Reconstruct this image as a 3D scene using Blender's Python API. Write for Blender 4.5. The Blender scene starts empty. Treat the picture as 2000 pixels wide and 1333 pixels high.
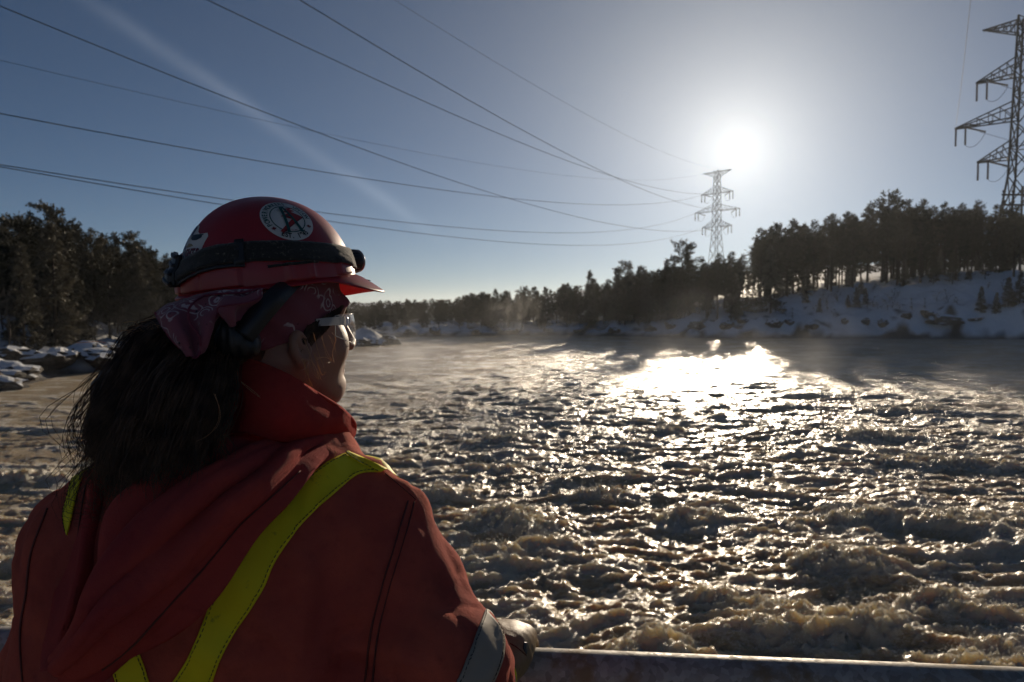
import bpy, bmesh, math, random
import numpy as np
from mathutils import Vector, Matrix
from mathutils.bvhtree import BVHTree

random.seed(7)
rng = np.random.default_rng(7)
sc = bpy.context.scene
COL = sc.collection

# ------------------------------------------------------------------ camera
CAM_H = 5.0                       # metres above the river
FPX = 1444.4                      # focal length in pixels of a 2000 px wide frame (26 mm)
PITCH = math.atan((666.5 - 602.0) / FPX)
cam_d = bpy.data.cameras.new('camera')
cam_d.sensor_width = 36.0
cam_d.lens = 26.0
cam_d.clip_start = 0.05
cam_d.clip_end = 9000.0
cam_d.dof.use_dof = True
cam_d.dof.focus_distance = 1.02
cam_d.dof.aperture_fstop = 10.0
cam = bpy.data.objects.new('camera', cam_d)
COL.objects.link(cam)
cam.location = (0, 0, CAM_H)
cam.rotation_euler = (math.radians(90) - PITCH, 0, 0)
sc.camera = cam
CP, SP = math.cos(PITCH), math.sin(PITCH)

# ------------------------------------------------------------------ sun and sky
_sx, _sz = (1440 - 1000) / FPX, -(290 - 666.5) / FPX
SUN = Vector((_sx, CP + _sz * SP, -SP + _sz * CP)).normalized()
SUN_EL = math.asin(SUN.z)
SUN_AZ = math.atan2(SUN.x, SUN.y)
sun_d = bpy.data.lights.new('sun', 'SUN')
sun_d.energy = 5.0
sun_d.angle = math.radians(0.6)
sun_d.color = (1.0, 0.83, 0.62)
sun = bpy.data.objects.new('sun', sun_d)
COL.objects.link(sun)
sun.rotation_euler = SUN.to_track_quat('Z', 'Y').to_euler()
sun.location = (60, 200, 60)

world = bpy.data.worlds.new('World')
sc.world = world
world.use_nodes = True
wn, wl = world.node_tree.nodes, world.node_tree.links
wn.clear()
w_out = wn.new('ShaderNodeOutputWorld')
w_bg = wn.new('ShaderNodeBackground')
w_bg.inputs['Strength'].default_value = 0.05
sky = wn.new('ShaderNodeTexSky')
sky.sky_type = 'NISHITA'
sky.sun_disc = False
sky.sun_elevation = SUN_EL
sky.sun_rotation = SUN_AZ
sky.altitude = 200
sky.air_density = 0.56
sky.dust_density = 0.0
sky.ozone_density = 2.2


def wmath(op, a, b=None, c=None):
    n = wn.new('ShaderNodeMath')
    n.operation = op
    for i, v in enumerate((a, b, c)):
        if v is None:
            continue
        if isinstance(v, (int, float)):
            n.inputs[i].default_value = v
        else:
            wl.new(v, n.inputs[i])
    return n.outputs[0]


def wdot(sock, v):
    n = wn.new('ShaderNodeVectorMath')
    n.operation = 'DOT_PRODUCT'
    wl.new(sock, n.inputs[0])
    n.inputs[1].default_value = v
    return n.outputs['Value']


w_tc = wn.new('ShaderNodeTexCoord')
w_dir = w_tc.outputs['Generated']
# the sun's own disc and the glare of fine ice haze around it (a function of the angle from the sun)
w_cos = wdot(w_dir, SUN)
w_ang = wmath('ARCCOSINE', wmath('MINIMUM', wmath('MAXIMUM', w_cos, -1.0), 1.0))
AUREOLE = ((0.050, 6.5), (0.130, 9.5), (0.26, 6.8), (0.50, 1.0))
w_sum = None
for sig, amp in AUREOLE:
    q = wmath('DIVIDE', w_ang, sig)
    q = wmath('MULTIPLY', wmath('POWER', q, 1.6), -1.0)
    g = wmath('MULTIPLY', wmath('EXPONENT', q), amp)
    w_sum = g if w_sum is None else wmath('ADD', w_sum, g)


def px_dir(px, py):
    x, z = (px - 1000) / FPX, -(py - 666.5) / FPX
    return Vector((x, CP + z * SP, -SP + z * CP)).normalized()


# one old contrail, a thin soft band of cirrus high across the sky
ca, cb = px_dir(175, 0), px_dir(800, 425)
cn = ca.cross(cb).normalized()
cmid = (ca + cb).normalized()
w_off = wdot(w_dir, cn)
w_nz = wn.new('ShaderNodeTexNoise')
w_nz.inputs['Scale'].default_value = 9.0
w_nz.inputs['Detail'].default_value = 5.0
wl.new(w_dir, w_nz.inputs['Vector'])
w_off2 = wmath('ADD', w_off, wmath('MULTIPLY', wmath('SUBTRACT', w_nz.outputs['Fac'], 0.5), 0.012))
w_band = wmath('EXPONENT', wmath('MULTIPLY', wmath('POWER', wmath('ABSOLUTE', wmath('DIVIDE', w_off2, 0.009)), 2.0), -1.0))
w_len = wdot(w_dir, cmid)
w_lenm = wn.new('ShaderNodeMapRange')
w_lenm.interpolation_type = 'SMOOTHSTEP'
w_lenm.inputs['From Min'].default_value = 0.955
w_lenm.inputs['From Max'].default_value = 0.99
wl.new(w_len, w_lenm.inputs['Value'])
w_con = wmath('MULTIPLY', wmath('MULTIPLY', w_band, w_lenm.outputs[0]), wmath('MULTIPLY', w_nz.outputs['Fac'], 1.5))

w_col = wn.new('ShaderNodeMix')
w_col.data_type = 'RGBA'
w_col.blend_type = 'ADD'
w_col.inputs['Factor'].default_value = 1.0
wl.new(sky.outputs['Color'], w_col.inputs['A'])
w_glow = wn.new('ShaderNodeMix')
w_glow.data_type = 'RGBA'
w_glow.blend_type = 'MULTIPLY'
w_glow.inputs['Factor'].default_value = 1.0
w_glow.inputs['A'].default_value = (1.0, 0.955, 0.84, 1)
w_comb = wn.new('ShaderNodeCombineColor')
for i in range(3):
    wl.new(w_sum, w_comb.inputs[i])
wl.new(w_comb.outputs[0], w_glow.inputs['B'])
wl.new(w_glow.outputs['Result'], w_col.inputs['B'])
w_c2 = wn.new('ShaderNodeMix')
w_c2.data_type = 'RGBA'
w_c2.blend_type = 'ADD'
wl.new(w_con, w_c2.inputs['Factor'])
wl.new(w_col.outputs['Result'], w_c2.inputs['A'])
w_c2.inputs['B'].default_value = (1.5, 1.55, 1.6, 1)
wl.new(w_c2.outputs['Result'], w_bg.inputs['Color'])
wl.new(w_bg.outputs[0], w_out.inputs[0])

# ------------------------------------------------------------------ exposure and renderer
sc.view_settings.view_transform = 'Standard'
sc.view_settings.look = 'None'
sc.view_settings.exposure = -0.28
sc.view_settings.gamma = 1.0
sc.view_settings.use_curve_mapping = False
sc.render.engine = 'CYCLES'
sc.cycles.use_denoising = True
sc.cycles.use_adaptive_sampling = True
sc.cycles.adaptive_threshold = 0.03
sc.cycles.adaptive_min_samples = 16
sc.cycles.max_bounces = 6
sc.cycles.diffuse_bounces = 3
sc.cycles.glossy_bounces = 3
sc.cycles.transmission_bounces = 5
sc.cycles.transparent_max_bounces = 8
sc.cycles.volume_bounces = 0
sc.cycles.caustics_reflective = False
sc.cycles.caustics_refractive = False
sc.cycles.sample_clamp_indirect = 4.0


# ------------------------------------------------------------------ helpers
def CF(px, py, d):
    """pixel of the 2000 px frame at depth d -> point in the camera's own axes (right, depth, up)"""
    return np.array(((px - 1000) / FPX * d, d, -(py - 666.5) / FPX * d))


def c2w(p):
    """camera axes (right, depth, up) -> world; works on (n,3) arrays"""
    p = np.asarray(p, float)
    o = np.empty_like(p)
    o[..., 0] = p[..., 0]
    o[..., 1] = p[..., 1] * CP + p[..., 2] * SP
    o[..., 2] = -p[..., 1] * SP + p[..., 2] * CP + CAM_H
    return o


def PW(px, py, d):
    return c2w(CF(px, py, d))


def ground_pt(px, py, z=0.0):
    """point of the horizontal plane z under a pixel"""
    v = px_dir(px, py)
    t = (z - CAM_H) / v.z
    return np.array((v.x * t, v.y * t, z))


def mesh_obj(name, verts, faces, mat=None, parent=None, smooth=True):
    me = bpy.data.meshes.new(name)
    if isinstance(verts, np.ndarray):
        verts = verts.tolist()
    if isinstance(faces, np.ndarray):
        faces = faces.tolist()
    me.from_pydata(verts, [], faces)
    me.update()
    if smooth:
        me.polygons.foreach_set('use_smooth', [True] * len(me.polygons))
    if mat is not None:
        me.materials.append(mat)
    o = bpy.data.objects.new(name, me)
    COL.objects.link(o)
    if parent is not None:
        o.parent = parent
        o.matrix_parent_inverse = parent.matrix_world.inverted()
    return o


def empty(name, loc, label=None, cat=None, group=None):
    o = bpy.data.objects.new(name, None)
    o.empty_display_size = 0.1
    COL.objects.link(o)
    o.location = loc
    o.matrix_world = Matrix.Translation(Vector(loc))
    if label:
        tag(o, label, cat, group)
    return o


def tag(o, label=None, cat=None, group=None, kind=None):
    if label:
        o['label'] = label
    if cat:
        o['category'] = cat
    if group:
        o['group'] = group
    if kind:
        o['kind'] = kind
    return o


def add_mod(o, typ, **kw):
    m = o.modifiers.new(typ.lower(), typ)
    for k, v in kw.items():
        setattr(m, k, v)
    return m


# ---- noise -----------------------------------------------------------------
_perm = np.random.default_rng(3).permutation(256)
_perm = np.concatenate([_perm, _perm, _perm])
_ang = np.random.default_rng(4).uniform(0, 2 * np.pi, 256)
_g2 = np.stack([np.cos(_ang), np.sin(_ang)], -1)
_g3 = np.random.default_rng(5).normal(size=(256, 3))
_g3 /= np.linalg.norm(_g3, axis=1)[:, None]


def perlin2(x, y):
    xi, yi = np.floor(x).astype(np.int64), np.floor(y).astype(np.int64)
    xf, yf = x - xi, y - yi
    xi &= 255
    yi &= 255
    u = xf * xf * xf * (xf * (xf * 6 - 15) + 10)
    v = yf * yf * yf * (yf * (yf * 6 - 15) + 10)

    def g(ix, iy, dx, dy):
        gr = _g2[_perm[_perm[ix] + iy]]
        return gr[..., 0] * dx + gr[..., 1] * dy
    x1, y1 = (xi + 1) & 255, (yi + 1) & 255
    a = g(xi, yi, xf, yf)
    b = g(x1, yi, xf - 1, yf)
    c = g(xi, y1, xf, yf - 1)
    d = g(x1, y1, xf - 1, yf - 1)
    return ((a + (b - a) * u) * (1 - v) + (c + (d - c) * u) * v) * 1.5


def perlin3(p):
    i = np.floor(p).astype(np.int64)
    f = p - i
    i &= 255
    j = (i + 1) & 255
    w = f * f * f * (f * (f * 6 - 15) + 10)
    res = 0
    for cx in (0, 1):
        for cy in (0, 1):
            for cz in (0, 1):
                ix = (j if cx else i)[..., 0]
                iy = (j if cy else i)[..., 1]
                iz = (j if cz else i)[..., 2]
                g = _g3[_perm[_perm[_perm[ix] + iy] + iz]]
                d = g[..., 0] * (f[..., 0] - cx) + g[..., 1] * (f[..., 1] - cy) + g[..., 2] * (f[..., 2] - cz)
                wt = (w[..., 0] if cx else 1 - w[..., 0]) * (w[..., 1] if cy else 1 - w[..., 1]) * (w[..., 2] if cz else 1 - w[..., 2])
                res = res + d * wt
    return res * 1.5


def fbm2(x, y, o=4, lac=2.03, gain=0.5):
    s, a, t = 0, 1.0, 0
    for k in range(o):
        s = s + a * perlin2(x + 17.3 * k, y - 9.1 * k)
        t += a
        a *= gain
        x, y = x * lac, y * lac
    return s / t


def sstep(a, b, x):
    t = np.clip((x - a) / (b - a), 0, 1)
    return t * t * (3 - 2 * t)


# ---- materials -------------------------------------------------------------
class NT:
    """small node-tree writer"""

    def __init__(self, name):
        self.m = bpy.data.materials.new(name)
        self.m.use_nodes = True
        self.n, self.l = self.m.node_tree.nodes, self.m.node_tree.links
        self.n.clear()
        self.out = self.n.new('ShaderNodeOutputMaterial')

    def new(self, typ, **kw):
        n = self.n.new(typ)
        for k, v in kw.items():
            if k.startswith('_'):
                setattr(n, k[1:], v)
            else:
                self.set(n.inputs[k.replace('__', ' ')], v)
        return n

    def set(self, sock, v):
        if isinstance(v, bpy.types.NodeSocket):
            self.l.new(v, sock)
        elif isinstance(v, (tuple, list)) and len(v) == 3 and sock.type == 'RGBA':
            sock.default_value = (*v, 1)
        else:
            sock.default_value = v

    def math(self, op, a, b=None, c=None, clamp=False):
        n = self.n.new('ShaderNodeMath')
        n.operation = op
        n.use_clamp = clamp
        for i, v in enumerate((a, b, c)):
            if v is not None:
                self.set(n.inputs[i], v)
        return n.outputs[0]

    def coord(self, scale=(1, 1, 1), out='Object'):
        t = self.n.new('ShaderNodeTexCoord')
        mp = self.n.new('ShaderNodeMapping')
        mp.inputs['Scale'].default_value = scale
        self.l.new(t.outputs[out], mp.inputs['Vector'])
        return mp.outputs[0]

    def noise(self, vec, scale, detail=4, rough=0.5, dist=0.0, out='Fac'):
        n = self.new('ShaderNodeTexNoise', Scale=scale, Detail=detail, Roughness=rough, Distortion=dist)
        if vec is not None:
            self.l.new(vec, n.inputs['Vector'])
        return n.outputs[out]

    def voro(self, vec, scale, feature='F1', out='Distance'):
        n = self.new('ShaderNodeTexVoronoi', _feature=feature, Scale=scale)
        if vec is not None:
            self.l.new(vec, n.inputs['Vector'])
        return n.outputs[out]

    def ramp(self, fac, stops):
        n = self.n.new('ShaderNodeValToRGB')
        e = n.color_ramp.elements
        while len(e) < len(stops):
            e.new(0.5)
        for k, (p, c) in enumerate(stops):
            e[k].position = p
            e[k].color = (*c, 1) if len(c) == 3 else c
        self.l.new(fac, n.inputs['Fac'])
        return n.outputs['Color']

    def rng(self, v, a, b, c=0.0, d=1.0, smooth=True):
        n = self.n.new('ShaderNodeMapRange')
        n.interpolation_type = 'SMOOTHSTEP' if smooth else 'LINEAR'
        for i, x in enumerate((v, a, b, c, d)):
            self.set(n.inputs[i], x)
        return n.outputs[0]

    def mix(self, fac, a, b, blend='MIX'):
        n = self.n.new('ShaderNodeMix')
        n.data_type = 'RGBA'
        n.blend_type = blend
        self.set(n.inputs['Factor'], fac)
        self.set(n.inputs['A'], a)
        self.set(n.inputs['B'], b)
        return n.outputs['Result']

    def bump(self, h, strength=0.5, dist=0.01, normal=None):
        n = self.new('ShaderNodeBump', Strength=strength, Distance=dist)
        self.l.new(h, n.inputs['Height'])
        if normal is not None:
            self.l.new(normal, n.inputs['Normal'])
        return n.outputs[0]

    def pbsdf(self, **kw):
        n = self.n.new('ShaderNodeBsdfPrincipled')
        for k, v in kw.items():
            self.set(n.inputs[k.replace('__', ' ')], v)
        return n.outputs[0]

    def mixsh(self, fac, a, b):
        n = self.n.new('ShaderNodeMixShader')
        self.set(n.inputs[0], fac)
        self.l.new(a, n.inputs[1])
        self.l.new(b, n.inputs[2])
        return n.outputs[0]

    def done(self, sh, disp=None):
        self.l.new(sh, self.out.inputs['Surface'])
        return self.m


def simple_mat(name, col, rough=0.6, metal=0.0, var=0.25, vscale=8.0, bump=0.0, bscale=60.0, **kw):
    t = NT(name)
    v = t.coord()
    n = t.noise(v, vscale, 5)
    c = t.mix(n, tuple(x * (1 - var) for x in col), tuple(min(1, x * (1 + var)) for x in col))
    args = dict(Base__Color=c, Roughness=rough, Metallic=metal, **kw)
    if bump:
        args['Normal'] = t.bump(t.noise(v, bscale, 4), bump, 0.004)
    return t.done(t.pbsdf(**args))


def attr(t, name, out='Fac'):
    n = t.n.new('ShaderNodeAttribute')
    n.attribute_name = name
    return n.outputs[out]


def set_attr(o, name, arr):
    a = o.data.attributes.new(name, 'FLOAT', 'POINT')
    a.data.foreach_set('value', np.asarray(arr, np.float32).ravel())


def set_cattr(o, name, arr):
    a = o.data.attributes.new(name, 'FLOAT_COLOR', 'POINT')
    arr = np.asarray(arr, np.float32)
    a.data.foreach_set('color', np.concatenate([arr, np.ones((len(arr), 1), np.float32)], 1).ravel())


class MB:
    """collects tubes / boxes / quads into one mesh"""

    def __init__(self):
        self.v, self.f = [], []

    def tube(self, pts, radii, sides=4, cap=True):
        pts = [Vector(p) for p in pts]
        if isinstance(radii, (int, float)):
            radii = [radii] * len(pts)
        base = len(self.v)
        n = len(pts)
        prev = None
        for i, p in enumerate(pts):
            t = (pts[min(i + 1, n - 1)] - pts[max(i - 1, 0)])
            if t.length < 1e-9:
                t = Vector((0, 0, 1))
            t.normalize()
            if prev is None:
                a = Vector((0, 0, 1)) if abs(t.z) < 0.9 else Vector((1, 0, 0))
                u = t.cross(a).normalized()
            else:
                u = (prev - t * prev.dot(t))
                u = u.normalized() if u.length > 1e-6 else t.orthogonal().normalized()
            prev = u
            w = t.cross(u)
            for k in range(sides):
                an = 2 * math.pi * (k + 0.5) / sides
                self.v.append(tuple(p + (u * math.cos(an) + w * math.sin(an)) * radii[i]))
        for i in range(n - 1):
            for k in range(sides):
                a = base + i * sides + k
                b = base + i * sides + (k + 1) % sides
                self.f.append((a, b, b + sides, a + sides))
        if cap:
            self.f.append(tuple(base + k for k in range(sides))[::-1])
            self.f.append(tuple(base + (n - 1) * sides + k for k in range(sides)))
        return self

    def box(self, lo, hi, M=None):
        b = len(self.v)
        for z in (lo[2], hi[2]):
            for x, y in ((lo[0], lo[1]), (hi[0], lo[1]), (hi[0], hi[1]), (lo[0], hi[1])):
                p = Vector((x, y, z))
                self.v.append(tuple(M @ p if M is not None else p))
        for q in ((3, 2, 1, 0), (4, 5, 6, 7), (0, 1, 5, 4), (1, 2, 6, 5), (2, 3, 7, 6), (3, 0, 4, 7)):
            self.f.append(tuple(b + i for i in q))
        return self

    def add(self, v, f):
        b = len(self.v)
        self.v.extend([tuple(p) for p in v])
        self.f.extend([tuple(b + i for i in q) for q in f])
        return self

    def build(self, name, mat, parent=None, smooth=False):
        return mesh_obj(name, self.v, self.f, mat, parent, smooth)

# =================================================================== TERRAIN
RIVER = np.array([(-70, -90), (-56, -20), (-46, 10), (-37, 28), (-30.2, 43), (-33.2, 54), (-32.5, 58.7), (-32.5, 70),
                  (-28.4, 82), (-23, 94), (-18, 100), (-15.2, 103.5), (-18.5, 107.5), (-26, 114), (-28, 122), (-19.3, 127),
                  (-9, 131), (1, 135), (9.4, 136), (18, 131), (26, 127), (34, 122), (42, 121), (50, 120), (66.7, 120), (82, 118),
                  (118, 106), (150, 80), (168, 40), (176, -90)], float)


def river_sd(x, y):
    """signed distance to the waterline, positive on land"""
    x, y = np.asarray(x, float), np.asarray(y, float)
    best = np.full(x.shape, 1e9)
    inside = np.zeros(x.shape, bool)
    n = len(RIVER)
    for i in range(n):
        a, b = RIVER[i], RIVER[(i + 1) % n]
        d = b - a
        t = np.clip(((x - a[0]) * d[0] + (y - a[1]) * d[1]) / (d @ d), 0, 1)
        best = np.minimum(best, np.hypot(x - a[0] - t * d[0], y - a[1] - t * d[1]))
        c = ((a[1] > y) != (b[1] > y)) & (x < (b[0] - a[0]) * (y - a[1]) / (b[1] - a[1] + 1e-12) + a[0])
        inside ^= c
    return np.where(inside, -best, best)


def terrain(x, y):
    x, y = np.asarray(x, float), np.asarray(y, float)
    wx = x + 2.5 * fbm2(x / 9, y / 9 + 3, 3)
    wy = y + 2.5 * fbm2(x / 9 + 40, y / 9, 3)
    s = river_sd(wx, wy)
    land = sstep(-0.6, 1.2, s)
    far = sstep(95, 112, y)
    amp = np.interp(x, [-30, 0, 18, 34, 46, 66, 85, 120, 300], [0.7, 1.3, 2.8, 4.6, 6.0, 8.6, 11.0, 13.0, 16.0])
    right = amp * (0.45 * sstep(0, 7, s) + 0.55 * sstep(3, 27, s))
    right = right + (3 * sstep(-10, 40, x) + 9 * sstep(20, 200, x)) * sstep(40, 260, s)
    left = 0.9 * sstep(0, 4, s) + (9.5 * (1 - 0.82 * sstep(60, 104, y))) * sstep(5, 42, s) + 5 * sstep(40, 160, s) * (1 - 0.9 * sstep(60, 104, y))
    h = right * far + left * (1 - far)
    rough = np.abs(fbm2(x / 5.5, y / 5.5, 5)) * 2.1 + fbm2(x / 1.6 + 9, y / 1.6, 3) * 0.35
    near_shore = sstep(0, 1.5, s) * (1 - 0.75 * sstep(14, 34, s))
    h = h + rough * near_shore * 1.25 + 0.9 * fbm2(x / 23, y / 23, 3) * sstep(3, 12, s)
    bed = -2.2 * sstep(0.2, 6, -s)
    z = np.where(s > 0, 0.25 * land + h, bed + 0.25 * land)
    return z, s


def graded(lo, hi, flo, fhi, fine, grow=1.18):
    core = np.arange(flo, fhi + 1e-6, fine)
    up, st, c = [], fine, fhi
    while c < hi:
        st *= grow
        c = c + st
        up.append(c)
    dn, st, c = [], fine, flo
    while c > lo:
        st *= grow
        c = c - st
        dn.append(c)
    return np.array(dn[::-1] + list(core) + up)


def np_mesh(name, verts, quads, mat, smooth=True):
    me = bpy.data.meshes.new(name)
    nv, nq = len(verts), len(quads)
    me.vertices.add(nv)
    me.vertices.foreach_set('co', np.asarray(verts, np.float32).ravel())
    me.loops.add(nq * 4)
    me.loops.foreach_set('vertex_index', np.asarray(quads, np.int32).ravel())
    me.polygons.add(nq)
    me.polygons.foreach_set('loop_start', np.arange(0, nq * 4, 4, dtype=np.int32))
    me.update(calc_edges=True)
    me.validate()
    if smooth:
        me.polygons.foreach_set('use_smooth', np.ones(len(me.polygons), bool))
    me.materials.append(mat)
    o = bpy.data.objects.new(name, me)
    COL.objects.link(o)
    return o


def grid_quads(nr, nc):
    i = np.arange(nr * nc).reshape(nr, nc)
    return np.stack([i[:-1, :-1], i[:-1, 1:], i[1:, 1:], i[1:, :-1]], -1).reshape(-1, 4)


# snow with bare rock where the bank is steep or blown clear
t = NT('snow_and_rock')
v = t.coord()
geo = t.n.new('ShaderNodeNewGeometry')
sep = t.new('ShaderNodeSeparateXYZ', Vector=geo.outputs['Normal'])
n1 = t.noise(v, 0.35, 6, 0.6)
n2 = t.noise(v, 1.7, 5, 0.6)
slope = t.math('ADD', sep.outputs['Z'], t.math('MULTIPLY', t.math('SUBTRACT', n2, 0.5), 0.35))
rockm = t.math('MAXIMUM', t.rng(slope, 0.50, 0.40), attr(t, 'rock'))
rock_c = t.ramp(t.noise(v, 2.3, 7, 0.7), [(0.3, (0.035, 0.03, 0.026)), (0.7, (0.12, 0.10, 0.085))])
snow_c = t.mix(n1, (0.82, 0.84, 0.87), (0.92, 0.93, 0.94))
twig = t.rng(t.noise(v, 3.1, 6, 0.75), 0.60, 0.70)
snow_c = t.mix(t.math('MULTIPLY', twig, attr(t, 'litter')), snow_c, (0.07, 0.05, 0.035))
col = t.mix(rockm, snow_c, rock_c)
bmp = t.bump(t.math('ADD', t.noise(v, 1.3, 6, 0.6), t.math('MULTIPLY', t.noise(v, 9, 4), 0.15)), 0.7, 0.35)
M_SNOW = t.done(t.pbsdf(Base__Color=col, Roughness=t.mix(rockm, (0.6,) * 3, (0.8,) * 3), Normal=bmp))

gx = graded(-2600, 2600, -64, 150, 1.0)
gy = graded(-400, 4200, 18, 182, 1.0)
X, Y = np.meshgrid(gx, gy)
Z, S = terrain(X, Y)
Z = Z + sstep(300, 1500, np.hypot(X, Y)) * 14
ter = np_mesh('riverbank', np.stack([X, Y, Z], -1).reshape(-1, 3), grid_quads(len(gy), len(gx)), M_SNOW)
rk = fbm2(X / 6 + 5, Y / 6, 4)
shore_dark = 1 - sstep(0.35, 0.75, Z + 0.25 * fbm2(X / 2, Y / 2, 2))
outcrop = sstep(0.30, 0.42, fbm2(X / 4.2 + 50, Y / 2.6, 5) + 0.15 - 0.25 * sstep(6, 16, S)) * sstep(0.0, 0.8, S)
leftb = (1 - sstep(95, 110, Y)) * sstep(-5, 3, -X)
leftrock = leftb * sstep(0.02, 0.20, fbm2(X / 5, Y / 3.5 + 7, 4)) * (1 - sstep(8, 14, S))
set_attr(ter, 'rock', np.clip(np.maximum(np.maximum(shore_dark, outcrop), leftrock), 0, 1))
set_attr(ter, 'litter', sstep(10, 24, S + 6 * rk) * 0.85)
tag(ter, kind='structure')


TX, TY, TZ, TS = gx, gy, Z.copy(), S.copy()


def _bil(G, x, y):
    i = min(max(int(np.searchsorted(TX, x)) - 1, 0), len(TX) - 2)
    j = min(max(int(np.searchsorted(TY, y)) - 1, 0), len(TY) - 2)
    u, w = (x - TX[i]) / (TX[i + 1] - TX[i]), (y - TY[j]) / (TY[j + 1] - TY[j])
    return float((G[j, i] * (1 - u) + G[j, i + 1] * u) * (1 - w) + (G[j + 1, i] * (1 - u) + G[j + 1, i + 1] * u) * w)


def hz(x, y):
    return _bil(TZ, x, y)


# =================================================================== WATER
rr = [4.5]
while rr[-1] < 232:
    rr.append(rr[-1] * 1.0041)
rr = np.array(rr)
aa = np.concatenate([np.linspace(-1.45, -0.74, 24)[:-1], np.arange(-0.74, 0.741, 0.0028), np.linspace(0.74, 1.45, 24)[1:]])
A, Rr = np.meshgrid(aa, rr)
X, Y = Rr * np.sin(A), Rr * np.cos(A)


def ridge(x, y, p=2.0):
    return np.clip(1 - np.abs(perlin2(x, y)), 0, 1) ** p


rr2 = np.hypot(X, Y)
calm = sstep(24, 110, rr2)
leftcalm = sstep(2, -9, X) * sstep(9, 22, Y)
E = (1 - 0.72 * calm) * (1 - 0.35 * leftcalm)
wxx = X + 0.9 * fbm2(X / 3.2, Y / 3.2 + 11, 3)
wyy = Y + 0.9 * fbm2(X / 3.2 + 31, Y / 3.2, 3)
big = fbm2(wxx / 6.5, wyy / 4.0, 2)
h1 = ridge(wxx / 5.2 + 2, wyy / 2.3, 3)
h2 = ridge(wxx / 2.5 + 7, wyy / 1.0 + 3, 2.4)
h3 = ridge(wxx / 1.1, wyy / 0.45 + 8, 2)
h4 = ridge(X / 0.42 + 4 + 0.8 * wxx, Y / 0.22 + 0.6 * wyy, 1.6)
fade3 = 1 - sstep(35, 75, rr2)
fade4 = 1 - sstep(22, 48, rr2)
h = E * (0.22 * big + 0.22 * (h1 - 0.5) * sstep(-0.45, 0.5, big) + 0.11 * (h2 - 0.5) + 0.10 * (h3 - 0.5) * fade3 + 0.075 * (h4 - 0.5) * fade4)
# standing waves and boils: pixel of the crest, half width, half depth, height, rotation
BOILS = [(1000, 1015, 1.15, 0.85, 0.78, 0.1), (965, 1080, 0.8, 0.6, 0.35, 0.0), (1075, 1060, 0.7, 0.5, 0.35, 0.5), (1290, 1265, 0.75, 0.5, 0.48, 0.0), 
         (1640, 1095, 1.0, 0.7, 0.55, 0.0), (1455, 1175, 1.15, 0.42, 0.42, -0.45), (1560, 1245, 1.0, 0.45, 0.42, -0.3), (1700, 1215, 1.0, 0.5, 0.50, 0.1),
         (1850, 1180, 1.1, 0.5, 0.45, 0.0), (1930, 1285, 0.9, 0.5, 0.45, 0.0), (960, 915, 1.1, 0.6, 0.38, 0.0),
         (980, 860, 1.8, 0.45, 0.40, 0.05), (1280, 840, 1.4, 0.5, 0.42, 0.0), (1700, 850, 2.0, 0.6, 0.55, 0.0), (1850, 900, 2.6, 0.6, 0.5, -0.15), (1770, 800, 2.6, 0.6, 0.4, 0.0),
         (1180, 960, 0.9, 0.5, 0.35, 0.0), (1330, 1000, 1.0, 0.5, 0.35, 0.2), (60, 930, 1.4, 0.6, 0.4, 0.0), (20, 1080, 0.9, 0.5, 0.4, 0.0), (880, 960, 0.8, 0.5, 0.35, 0.0), (1640, 1010, 1.5, 0.5, 0.4, 0.1), (1900, 1020, 1.6, 0.5, 0.45, 0.0)]
boilm = np.zeros_like(X)
near_w = rr2 < 70
Xn, Yn = X[near_w], Y[near_w]
jx, jy = 0.55 * fbm2(Xn / 1.1, Yn / 1.1, 3), 0.45 * fbm2(Xn / 1.1 + 9, Yn / 1.1 + 4, 3)
ra, rb_, rc2 = ridge(Xn / 0.80 + 2 * jx, Yn / 0.40 + 2 * jy, 2.2), ridge(Xn / 0.36 + 3 * jx, Yn / 0.19, 2.0), ridge(Xn / 0.16, Yn / 0.10, 1.6)
froth = np.zeros_like(X)
froth[near_w] = 0.34 * ra + 0.40 * rb_ + 0.26 * rc2
hb_, bm_ = np.zeros_like(Xn), np.zeros_like(Xn)
for (bx, by, wx_, wy_, hh, ro) in BOILS:
    c = ground_pt(bx, by, 0.15)
    dx, dy = Xn - c[0] + jx, Yn - c[1] + jy
    ux, uy = dx * math.cos(ro) + dy * math.sin(ro), -dx * math.sin(ro) + dy * math.cos(ro)
    g = np.exp(-(ux / wx_) ** 2 - (uy / wy_) ** 2)
    hb_ += g * hh * 0.46 * (0.35 + 0.55 * ra + 0.4 * rb_)
    bm_ = np.maximum(bm_, g)
h[near_w] += hb_
boilm[near_w] = bm_
patch = fbm2(X / 7.5 + 70, Y / 4.5, 3)
streak = fbm2(wxx / 2.6 + 12, wyy / 0.75, 4)
crest = sstep(0.42, 0.80, 0.5 * h1 + 0.5 * h2 + 0.25 * big)
foam = crest * sstep(-0.30, 0.30, patch + 0.25 * (1 - calm)) * (1 - 0.45 * calm) + 0.55 * sstep(0.05, 0.40, streak) * sstep(-0.45, 0.2, patch) + 0.25 * sstep(0.6, 0.95, h3) * fade3
foam = np.clip(np.maximum(foam, 1.1 * sstep(0.16, 0.80, boilm + 0.45 * (froth - 0.5))), 0, 1)
foam = np.clip(foam * 0.8 + 0.12 + 0.14 * sstep(0.0, 0.5, streak) + 0.35 * sstep(0.35, 0.9, boilm), 0, 1) * (1 - 0.35 * leftcalm)
h = h + ((0.40 + 0.35 * foam) * 0.17 + 0.12 * sstep(0.2, 0.7, boilm)) * (froth - 0.4) * (1 - sstep(28, 62, rr2))
h = h * sstep(-0.5, -8, river_sd(X, Y)) * 0.92 + 0.03 * (h2 - 0.5)
t = NT('river_water')
v = t.coord()
fo = attr(t, 'foam')
vv = t.coord((0.24, 1.2, 1.0))
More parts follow.
